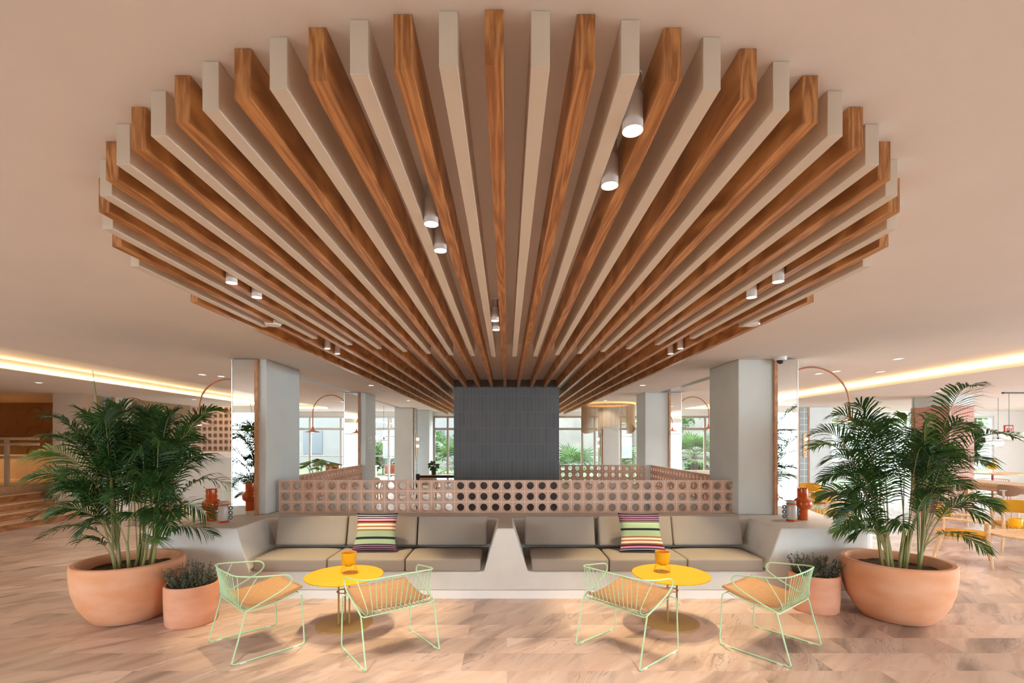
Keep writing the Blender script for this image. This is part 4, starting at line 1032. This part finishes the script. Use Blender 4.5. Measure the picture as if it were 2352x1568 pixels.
chair_at(wc, -4.5, 14.6, .4, -.8, 'plain ash armchair on the far side of the far left round table')

def round_table(x, y, R, z, lab, basem='stoolmetal'):
    t = thing('round_table', lab, 'table', (x, y, 0), 0, 'round ash tables')
    MB().lathe([(0, z-0.03), (R-0.012, z-0.03), (R, z-0.012), (R, z-0.004), (R-0.004, z), (0, z)], 56).build('tabletop', M['ash'], t, smooth=True)
    MB().lathe([(0, 0), (0.22, 0), (0.22, 0.01), (0.03, 0.016), (0.026, 0.02), (0.026, z-0.029)], 36).build('pedestal', M[basem], t, smooth=True)
    return t
round_table(6.85, 6.25, 0.42, 0.475, 'low round ash table at the right edge on a white pedestal')
planter(6.82, 6.42, 0.4755, 'yellow bowl planter on the low round ash table at the right edge')
round_table(-4.15, 13.6, 0.42, 0.74, 'round ash table far left seen past the second left pillar')
round_table(-2.0, 13.5, 0.42, 0.74, 'round ash table behind the retractable barrier')
round_table(6.3, 9.6, 0.36, 0.62, 'round ash table among the armchairs behind the right ledge')
planter(6.2, 9.55, 0.6205, 'yellow bowl planter on the round table behind the right orange vase')
planter(-4.0, 13.55, 0.7405, 'yellow bowl planter on the far left round table')

# ------------------------------------------------------------------ bar table + stools on the right
t = thing('bar_table', 'long pale ash bar table running up to the pink tiled pillar', 'table', (9.95, 9.0, 0))
MB().box(-0.38, -1.9, 0.80, 0.38, 1.75, 0.86).build('tabletop', M['ash'], t, bevel=0.008)
MB().box(-0.33, -1.85, 0.70, 0.33, 1.7, 0.80).build('apron', M['ash'], t)
for y in (-1.75, 1.6):
    MB().box(-0.3, y-0.04, 0, -0.22, y+0.04, 0.70).build('leg', M['ashz'], t); MB().box(0.22, y-0.04, 0, 0.30, y+0.04, 0.70).build('leg', M['ashz'], t)
def stool(lab):
    t = thing('bar_stool', lab, 'stool', group='brown shell bar stools')
    out = [(0.20*cos(a)*1.05, 0.19*sin(a)) for a in [2*pi*i/28 for i in range(28)]]
    MB().prism(out, 0.575, 0.60).build('seat', M['stool'], t, bevel=0.01)
    b = MB(); n = 12
    for k in range(n+1):
        a = RAD(-58+116*k/n); h = 0.105*(1-abs(2*k/n-1)**3*0.9)
        for dr, dz in ((0, -h), (0, h), (0.016, h), (0.016, -h)): b.v.append(((0.24+dr)*sin(a), -(0.24+dr)*cos(a)+0.03, 0.79+dz))
    for k in range(n):
        for q in range(4):
            a0 = k*4+q; a1 = k*4+(q+1) % 4; b.f.append((a0, a0+4, a1+4, a1)); b.m.append(0)
    b.f += [(0, 1, 2, 3), (n*4+3, n*4+2, n*4+1, n*4)]; b.m += [0, 0]
    b.build('backrest', M['stool'], t, smooth=True)
    MB().tube([(0, -0.15, 0.565), (0, -0.225, 0.61), (0, -0.24, 0.80)], 0.02, 8).build('back_post', M['stoolmetal'], t, smooth=True)
    MB().lathe([(0, -0.012), (0.05, -0.008), (0.05, 0.008), (0, 0.012)], 20, (0, -0.245, 0.79)).build('back_cap', M['stoolmetal'], t, smooth=True)
    for sx in (1, -1):
        for sy in (1, -1):
            MB().tube([(sx*0.14, sy*0.13, 0.575), (sx*0.16, sy*0.15, 0.54), (sx*0.23, sy*0.22, 0.0)], 0.012, 8).build('leg', M['stoolmetal'], t, smooth=True)
    MB().tube([(0.209*sx, 0.199*sy, 0.2) for sx, sy in ((1, 1), (-1, 1), (-1, -1), (1, -1))], 0.007, 6, closed=True).build('footrest', M['stoolmetal'], t)
    return t
s0 = stool('brown bar stool nearest the pink tiled pillar'); face(s0, 9.32, 9.75, 1, .15)
dup(s0, (9.34, 8.8, 0), math.atan2(-1, .1), 'brown bar stool second from the pink tiled pillar')
dup(s0, (9.33, 7.95, 0), math.atan2(-1, .1), 'brown bar stool at the right edge of the picture')

# pink tiled pillar
pk = thing('tiled_pillar', 'pink terracotta finger tiled pillar with cream top, right of the right palm', 'pillar', (10.04, 10.85, 0))
MB().box(0, 0, 0, 0.55, 1.05, 2.50).build('tile_face', M['pinktile'], pk)
MB().box(0.01, 0.01, 2.5005, 0.54, 1.04, CEIL-0.001).build('cream_head', M['pillar'], pk)
MB().box(-0.008, -0.008, 0, 0.004, 0.004, 2.50).build('corner_bead', M['plastic'], pk)

# pendants on the right
def pendant(x, y, z, lab, kind, R=0.14):
    t = thing('pendant_lamp', lab, 'lamp', (x, y, z), 0, 'opal pendant lamps')
    MB().tube([(0, 0, 0.05), (0, 0, CEIL-z-0.0005)], 0.004, 6).build('cord', M['black'], t)
    if kind == 'globe':
        MB().ball((0, 0, 0), R, 24, 14, 0, 0.62).build('globe', M['globe'], t, smooth=True)
    else:
        MB().lathe([(0, 0.03), (R, 0.012), (R, 0.006), (0, 0.02)], 36).build('disc', M['ash'], t, smooth=True)
        MB().ball((0, 0, -0.03), R*0.34, 18, 10, 0, 0.8).build('globe', M['globe'], t, smooth=True)
    MB().lathe([(0, 0.06), (0.018, 0.06), (0.018, 0.0), (0, 0.0)], 12, (0, 0, 0.04)).build('cap', M['black'], t)
pendant(10.8, 10.3, 1.82, 'opal globe pendant lamp above the bar table, left one', 'globe', 0.135)
pendant(11.1, 10.25, 1.80, 'opal globe pendant lamp above the bar table at the right edge', 'globe', 0.135)
pendant(11.9, 11.6, 1.68, 'wide disc pendant lamp hanging right of the pink pillar', 'disc', 0.33)
pendant(-3.85, 14.0, 1.80, 'small opal pendant lamp far left past the second pillar, upper one', 'globe', 0.11)
pendant(-3.62, 14.1, 1.70, 'small disc pendant lamp far left past the second pillar', 'disc', 0.16)
pendant(-4.3, 14.3, 1.62, 'small opal pendant lamp far left past the second pillar, lower one', 'globe', 0.10)
tk = thing('ceiling_track', 'short black ceiling track plate above the bar table pendants', 'light track', (10.95, 10.3, CEIL))
MB().box(-0.28, -0.03, -0.03, 0.28, 0.03, -0.0005).build('plate', M['black'], tk)
# fire sign
sg = thing('wall_sign', 'small red framed fire hose sign on the far right wall', 'sign', (17.8, 16.995, 2.07))
MB().box(-0.16, -0.02, -0.18, 0.16, -0.0005, 0.18).build('board', M['redsign'], sg)
MB().box(-0.125, -0.024, -0.145, 0.125, -0.0205, 0.145).build('face', M['plastic'], sg)
fl = MB()
for a in (-0.07, 0.0, 0.07): fl.box(a-0.02, -0.028, -0.09, a+0.02, -0.0245, 0.09)
fl.build('pictogram', M['redsign'], sg)

# far dining table right + chairs
round_table(14.4, 14.2, 0.75, 0.76, 'large round table far right beyond the bar table', 'redwire')
planter(14.5, 14.3, 0.7605, 'yellow bowl planter on the large round table far right').scale = (1.6, 1.6, 1.6)
chair_at(rc0, 13.4, 13.2, .6, .7, 'wine red wire chair at the large round table far right, left one')
chair_at(rc0, 15.2, 13.2, -.5, .7, 'wine red wire chair at the large round table far right, right one')

# hanging plant beside the pink pillar
def leaf_cloud(b, c, R, n, rnd, l0=0.06, l1=0.11, sq=1.0, wr=0.4, shell=0.5):
    for i in range(n):
        d = Vector((rnd.gauss(0, 1), rnd.gauss(0, 1), rnd.gauss(0, 1))).normalized()*R*(shell+(1-shell)*rnd.random())
        q = Vector(c)+Vector((d.x, d.y, d.z*sq)); l = rnd.uniform(l0, l1)
        ld = (d.normalized()+Vector((rnd.gauss(0, .7), rnd.gauss(0, .7), rnd.gauss(-.2, .7)))).normalized()
        sd = ld.cross(Vector((rnd.gauss(0, 1), rnd.gauss(0, 1), rnd.gauss(0, 1)))).normalized(); w_ = l*wr
        b.add([q, q+ld*l*0.45+sd*w_, q+ld*l, q+ld*l*0.45-sd*w_], [(0, 1, 2, 3)])
rnd = random.Random(8)
hp = thing('hanging_plant', 'leafy plant hanging from the ceiling beside the pink pillar', 'plant', (10.95, 11.35, 1.85))
b = MB(); leaf_cloud(b, (0, 0, -0.1), 0.26, 700, rnd, 0.05, 0.09, 1.35); leaf_cloud(b, (0.03, 0, -0.45), 0.14, 220, rnd, 0.05, 0.08, 1.5); b.build('foliage', M['palm'], hp)
MB().lathe([(0, -0.1), (0.09, -0.1), (0.12, 0.06), (0, 0.05)], 20).build('basket', M['ochre'], hp)
MB().tube([(0, 0, 0.05), (0, 0, CEIL-1.8505)], 0.004, 5).build('cord', M['black'], hp)

# monstera behind the left pillar
mn = thing('potted_monstera', 'broad leaved plant behind the left block screen', 'potted plant', (-3.98, 10.1, 0))
MB().lathe([(0, 0), (0.18, 0), (0.23, 0.40), (0.20, 0.40), (0, 0.36)], 28).build('pot', M['terra'], mn, smooth=True)
for i in range(15):
    a = rnd.uniform(0, 2*pi); rr_ = rnd.uniform(0.1, 0.38); z = 1.30-0.55*rr_+rnd.uniform(0, .12)
    c = Vector((rr_*cos(a), rr_*sin(a), z)); b = MB()
    b.tube(catmull([(0, 0, 0.37), (c.x*0.4, c.y*0.4, z*0.75), tuple(c)], 4), 0.005, 5)
    n = 20; L_ = rnd.uniform(0.24, 0.34); d = Vector((cos(a), sin(a), -0.25)).normalized(); sd = d.cross(Vector((0, 0, 1))).normalized()
    ring = []
    for k in range(n):
        th = 2*pi*k/n; ra = (0.5+0.12*cos(th))*L_*(0.62 if (k % 3 == 0 and 2 < k < 18) else 1.0)
        ring.append(c+d*(L_*0.4-ra*cos(th)*0.9)+sd*ra*sin(th)+Vector((0, 0, -0.3*ra*abs(sin(th)))))
    base = len(b.v); b.v.append(tuple(c+d*L_*0.3)); b.v += [tuple(q) for q in ring]
    for k in range(n): b.f.append((base, base+1+k, base+1+(k+1) % n)); b.m.append(0)
    b.build('leaf', M['palmlight'], mn)
# small pots on far table
tp = thing('potted_plant', 'small plant in a dark pot on the round table behind the barrier', 'potted plant', (-2.05, 13.45, 0.7405))
MB().lathe([(0, 0), (0.06, 0), (0.075, 0.15), (0, 0.14)], 20).build('pot', M['black'], tp, smooth=True)
b = MB(); leaf_cloud(b, (0, 0, 0.24), 0.12, 110, rnd, 0.06, 0.1); b.build('foliage', M['garden'], tp)
pp_ = thing('flower_pot', 'pale pink cylinder pot behind the left palm', 'pot', (-6.05, 8.7, 0))
MB().lathe([(0, 0), (0.22, 0), (0.22, 0.52), (0.19, 0.52), (0.19, 0.46), (0, 0.46)], 32).build('pot', M['terrapink'], pp_, smooth=True)
b = MB(); leaf_cloud(b, (0, 0, 0.55), 0.18, 130, rnd, 0.05, 0.1, .6); b.build('foliage', M['thyme'], pp_)

# retractable barrier
br = thing('barrier_post', 'black retractable barrier post left of the tiled block', 'barrier', (-1.97, 10.6, 0))
MB().lathe([(0, 0), (0.17, 0), (0.17, 0.012), (0.04, 0.03), (0.034, 0.04), (0.034, 0.94), (0, 0.94)], 24).build('post', M['black'], br, smooth=True)
MB().lathe([(0, 0.86), (0.045, 0.86), (0.045, 0.965), (0, 0.97)], 24).build('head', M['black'], br, smooth=True)
MB().box(0.045, -0.003, 0.88, 1.35, 0.003, 0.935).build('belt', M['black'], br)

# reception desk and lattice wall on the far left
ds = thing('reception_desk', 'white reception desk with a thick rounded counter far left', 'desk', (-6.9, 11.0, 0))
MB().box(-0.75, 0, 0, 0.72, 0.55, 1.30).build('front_panel', M['white'], ds, bevel=0.01)
cnt = [(-1.3, -0.12), (0.55, -0.12)]+[(0.55+0.3*cos(RAD(a)), 0.18+0.3*sin(RAD(a))) for a in range(-75, 91, 15)]+[(-1.3, 0.48)]
MB().prism(cnt, 1.301, 1.45).build('counter', M['plinth'], ds, bevel=0.02)
s_ = screen('lattice_wall', 'tall pierced terracotta lattice wall behind the reception desk', 1.6, 12, 16, 0.0, 2.55, (-6.95, 11.75, 0), 0, 0.05, 0.045, 0.022)
s_['category'] = 'lattice'
MB().box(-0.79, 0.055, 0, 0.79, 0.09, 2.55).build('backing', M['brown'], s_)
s_ = screen('lattice_wall', 'low pierced terracotta lattice at the left end of the reception desk', 0.95, 7, 3, 0.86, 1.295, (-8.15, 11.0, 0), 0, 0.05, 0.05, 0.016)
s_['category'] = 'lattice'
MB().box(-0.47, 0.0005, 0, 0.47, 0.05, 0.8595).build('lattice_base', M['beige'], s_)

# white banquette far right behind the screens
bs = thing('white_banquette', 'low white banquette below the far windows on the right', 'bench', (6.2, 13.2, 0))
MB().box(-1.6, 0, 0, 1.6, 0.7, 0.42).build('seat', M['white'], bs, bevel=0.03)
for k in range(4): MB().box(-1.6+0.8*k+0.01, 0.5, 0.42, -0.8+0.8*k-0.01, 0.68, 0.86).build('back_cushion', M['white'], bs, bevel=0.03)

# fringe chandelier far right
ch = thing('fringe_chandelier', 'round chandelier of hanging bead fringe before the far windows', 'chandelier', (2.83, 13.4, 0))
MB().lathe([(0.70, CEIL-0.0005), (0.76, CEIL-0.0005), (0.76, CEIL-0.05), (0.70, CEIL-0.05)], 48).build('ring', M['amber'], ch, smooth=True)
fb = MB(); rnd = random.Random(4)
for k in range(300):
    a = 2*pi*k/300
    l = 0.66+0.14*sin(a*2+0.6)
    if 0.55 < (a % (2*pi)) < 2.5 and k % 3: continue
    fb.tube([(0.73*cos(a), 0.73*sin(a), CEIL-0.05), (0.73*cos(a), 0.73*sin(a), CEIL-0.05-l)], 0.0045, 4, caps=False)
fb.build('bead_fringe', M['fringe'], ch)['kind'] = 'stuff'

# ================================================================== OUTSIDE
struct(MB().box(-30, YB+0.16, -0.22, 40, 60, -0.10).build('garden_ground', M['lawn']))
struct(MB().box(-14, YB+0.16, -0.0999, -2.2, 23, -0.02).build('terrace', M['paving']))
struct(MB().box(-30, -14, -0.22, 30, YF-0.21, -0.04).build('entrance_paving', M['paving']))
struct(MB().box(-2, 31, -0.1, 40, 31.5, 3.2).build('garden_wall', M['stonewall']))
rk = MB(); rnd = random.Random(2); n = 30
for i in range(n+1):
    for j in range(8): rk.v.append((-6+48*i/n, 38+2.2*j*0.5+rnd.uniform(-.8, .8), -0.1+1.3*j+rnd.uniform(-.4, .4)))
for i in range(n):
    for j in range(7): rk.f.append((i*8+j, (i+1)*8+j, (i+1)*8+j+1, i*8+j+1)); rk.m.append(0)
struct(rk.build('hillside', M['rock']))

bl = thing('building', 'pale building with dark windows beyond the left terrace', 'building', (-12.0, 33.0, -0.1))
MB().box(-9, 0, 0, 9.2, 4, 7.5).build('facade', M['facade'], bl)
for i in range(6):
    for j in range(2):
        MB().box(-7.6+2.8*i, -0.04, 0.9+3.0*j, -6.3+2.8*i, -0.001, 2.5+3.0*j).build('window', M['darkpane'], bl)
def fan_palm(x, y, h, lab, seed, n=22, lr=0.75):
    rnd = random.Random(seed); t = thing('fan_palm', lab, 'palm tree', (x, y, -0.1), 0, 'fan palms in the garden')
    MB().tube([(0, 0, 0), (0.02, 0, h*.5), (0, 0, h)], [0.17, 0.15, 0.11], 12).build('trunk', M['trunk'], t, smooth=True)
    for i in range(n):
        az = 2*pi*i*0.618; el = RAD(70-95*i/n); st_ = Vector((0, 0, h))
        d = Vector((cos(el)*cos(az), cos(el)*sin(az), sin(el))); c = st_+d*lr*0.8
        sd = d.cross(Vector((0, 0, 1))).normalized(); nm = sd.cross(d)
        b = MB(); b.tube([st_, c], 0.012, 4)
        for k in range(19):
            a = RAD(-105+210*k/18); q = (d*cos(a)+sd*sin(a)).normalized(); L_ = lr*rnd.uniform(.8, 1.0)
            wv = (sd*cos(a)-d*sin(a))*0.035
            b.add([c, c+q*L_*.6+wv+nm*.02, c+q*L_+Vector((0, 0, -.12*L_)), c+q*L_*.6-wv+nm*.02], [(0, 1, 2, 3)])
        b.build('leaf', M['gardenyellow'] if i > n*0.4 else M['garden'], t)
    return t
fan_palm(7.9, 20.2, 1.15, 'fan palm outside between the right pillars, left one', 1)
fan_palm(10.3, 21.2, 1.3, 'fan palm outside against the near right pillar', 2)
fan_palm(5.0, 21.4, 0.75, 'short fan palm outside beside the far right sconce', 3)
fan_palm(2.9, 20.4, 0.45, 'low fan palm outside right of the tiled block', 5, 18, 0.9)
fan_palm(6.4, 24.6, 2.9, 'tall slender palm outside left of the second right pillar', 6)
fan_palm(-1.9, 19.0, 0.8, 'low fan palm outside left of the tiled block', 7, 18, 0.9)
fan_palm(15.6, 22.3, 2.6, 'tall palm outside behind the right palm', 9)
def shrub(x, y, r, z, lab, seed, m='garden', trunk=0.0, cat='shrub', name='shrub'):
    rnd = random.Random(seed); t = thing(name, lab, cat, (x, y, -0.1))
    b = MB()
    for k in range(7):
        a = rnd.uniform(0, 2*pi); q = r*0.5
        leaf_cloud(b, (q*cos(a), q*sin(a), z+rnd.uniform(-.35, .35)*r), r*0.62, 420, rnd, 0.10*max(1, r*.7), 0.20*max(1, r*.7), 0.9, 0.35, 0.55)
    b.build('foliage', M[m], t)
    MB().tube([(0, 0, 0), (0.03, 0, z)], [max(0.04, trunk), max(0.03, trunk*.7)], 8).build('trunk', M['trunk'], t, smooth=True)
shrub(9.0, 22.8, 0.5, 0.55, 'rounded green shrub outside between two fan palms', 31)
shrub(11.2, 24.5, 0.9, 0.9, 'large green shrub outside behind the fan palms', 32)
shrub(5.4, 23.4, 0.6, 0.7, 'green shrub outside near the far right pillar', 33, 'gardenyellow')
shrub(0.6, 22.6, 0.8, 0.6, 'low shrub outside just right of the tiled block', 34)
shrub(-6.6, 25.5, 1.0, 0.9, 'green shrub outside beyond the left terrace doors', 35)
shrub(-4.6, 24.0, 0.9, 0.9, 'green shrub outside past the far left pillars', 36)
shrub(-3.7, 21.5, 0.9, 1.6, 'leafy small tree outside beside the far left sconce', 37, 'garden', 0.06, 'tree', 'tree')
shrub(-1.2, 26.0, 1.5, 2.4, 'leafy tree outside left of the tiled block', 38, 'garden', 0.10, 'tree', 'tree')
shrub(9.3, 28.2, 1.8, 3.6, 'leafy tree outside behind the fan palms on the right', 39, 'garden', 0.14, 'tree', 'tree')
shrub(14.2, 27.5, 1.5, 3.2, 'leafy tree outside behind the right palm', 40, 'garden', 0.14, 'tree', 'tree')
shrub(18.5, 21.0, 1.7, 3.0, 'leafy tree outside the narrow window right of the pink pillar', 41, 'garden', 0.14, 'tree', 'tree')
shrub(17.5, 26.0, 1.9, 2.4, 'leafy tree outside at the far right windows', 42, 'garden', 0.14, 'tree', 'tree')
for x, y, r0, s in ((-7.5, 22.5, 0.16, 'leftmost'), (-6.7, 23.5, 0.26, 'thick middle'), (-5.6, 22.8, 0.11, 'rightmost')):
    tr = MB().tube([(0, 0, 0), (0.05, 0, 2), (-0.03, 0, 5)], [r0, r0*.85, r0*.7], 10).build('bare_tree', M['trunk'], loc=(x, y, -0.1), smooth=True)
    tag(tr, 'bare tree on the terrace beyond the left doors, %s one' % s, 'tree')
def outdoor_chair(x, y, rz, lab):
    t = thing('terrace_chair', lab, 'chair', (x, y, -0.02), rz, 'orange terrace chairs')
    MB().box(-0.24, -0.22, 0.43, 0.24, 0.22, 0.46).build('seat', M['orangeseat'], t, bevel=0.01)
    MB().box(-0.24, -0.24, 0.50, 0.24, -0.21, 0.84).build('backrest', M['orangeseat'], t, bevel=0.01)
    for sx in (1, -1):
        MB().tube([(sx*0.22, 0.2, 0.43), (sx*0.24, 0.23, 0)], 0.012, 6).build('leg', M['stoolmetal'], t); MB().tube([(sx*0.22, -0.225, 0.84), (sx*0.22, -0.2, 0.43), (sx*0.24, -0.25, 0)], 0.012, 6).build('leg', M['stoolmetal'], t)
outdoor_chair(-6.5, 18.0, 0.1, 'orange terrace chair outside the left doors, left one')
outdoor_chair(-5.75, 18.05, -0.1, 'orange terrace chair outside the left doors, middle one')
outdoor_chair(-4.3, 18.0, 0.0, 'orange terrace chair outside, seen between the left pillars')
tt = thing('terrace_table', 'white terrace table outside the left doors', 'table', (-6.0, 18.75, -0.02))
MB().box(-0.9, -0.35, 0.70, 0.9, 0.35, 0.74).build('tabletop', M['plinth'], tt)
for sx in (-0.8, 0.8): MB().box(sx-0.03, -0.3, 0, sx+0.03, 0.3, 0.70).build('leg', M['stoolmetal'], tt)
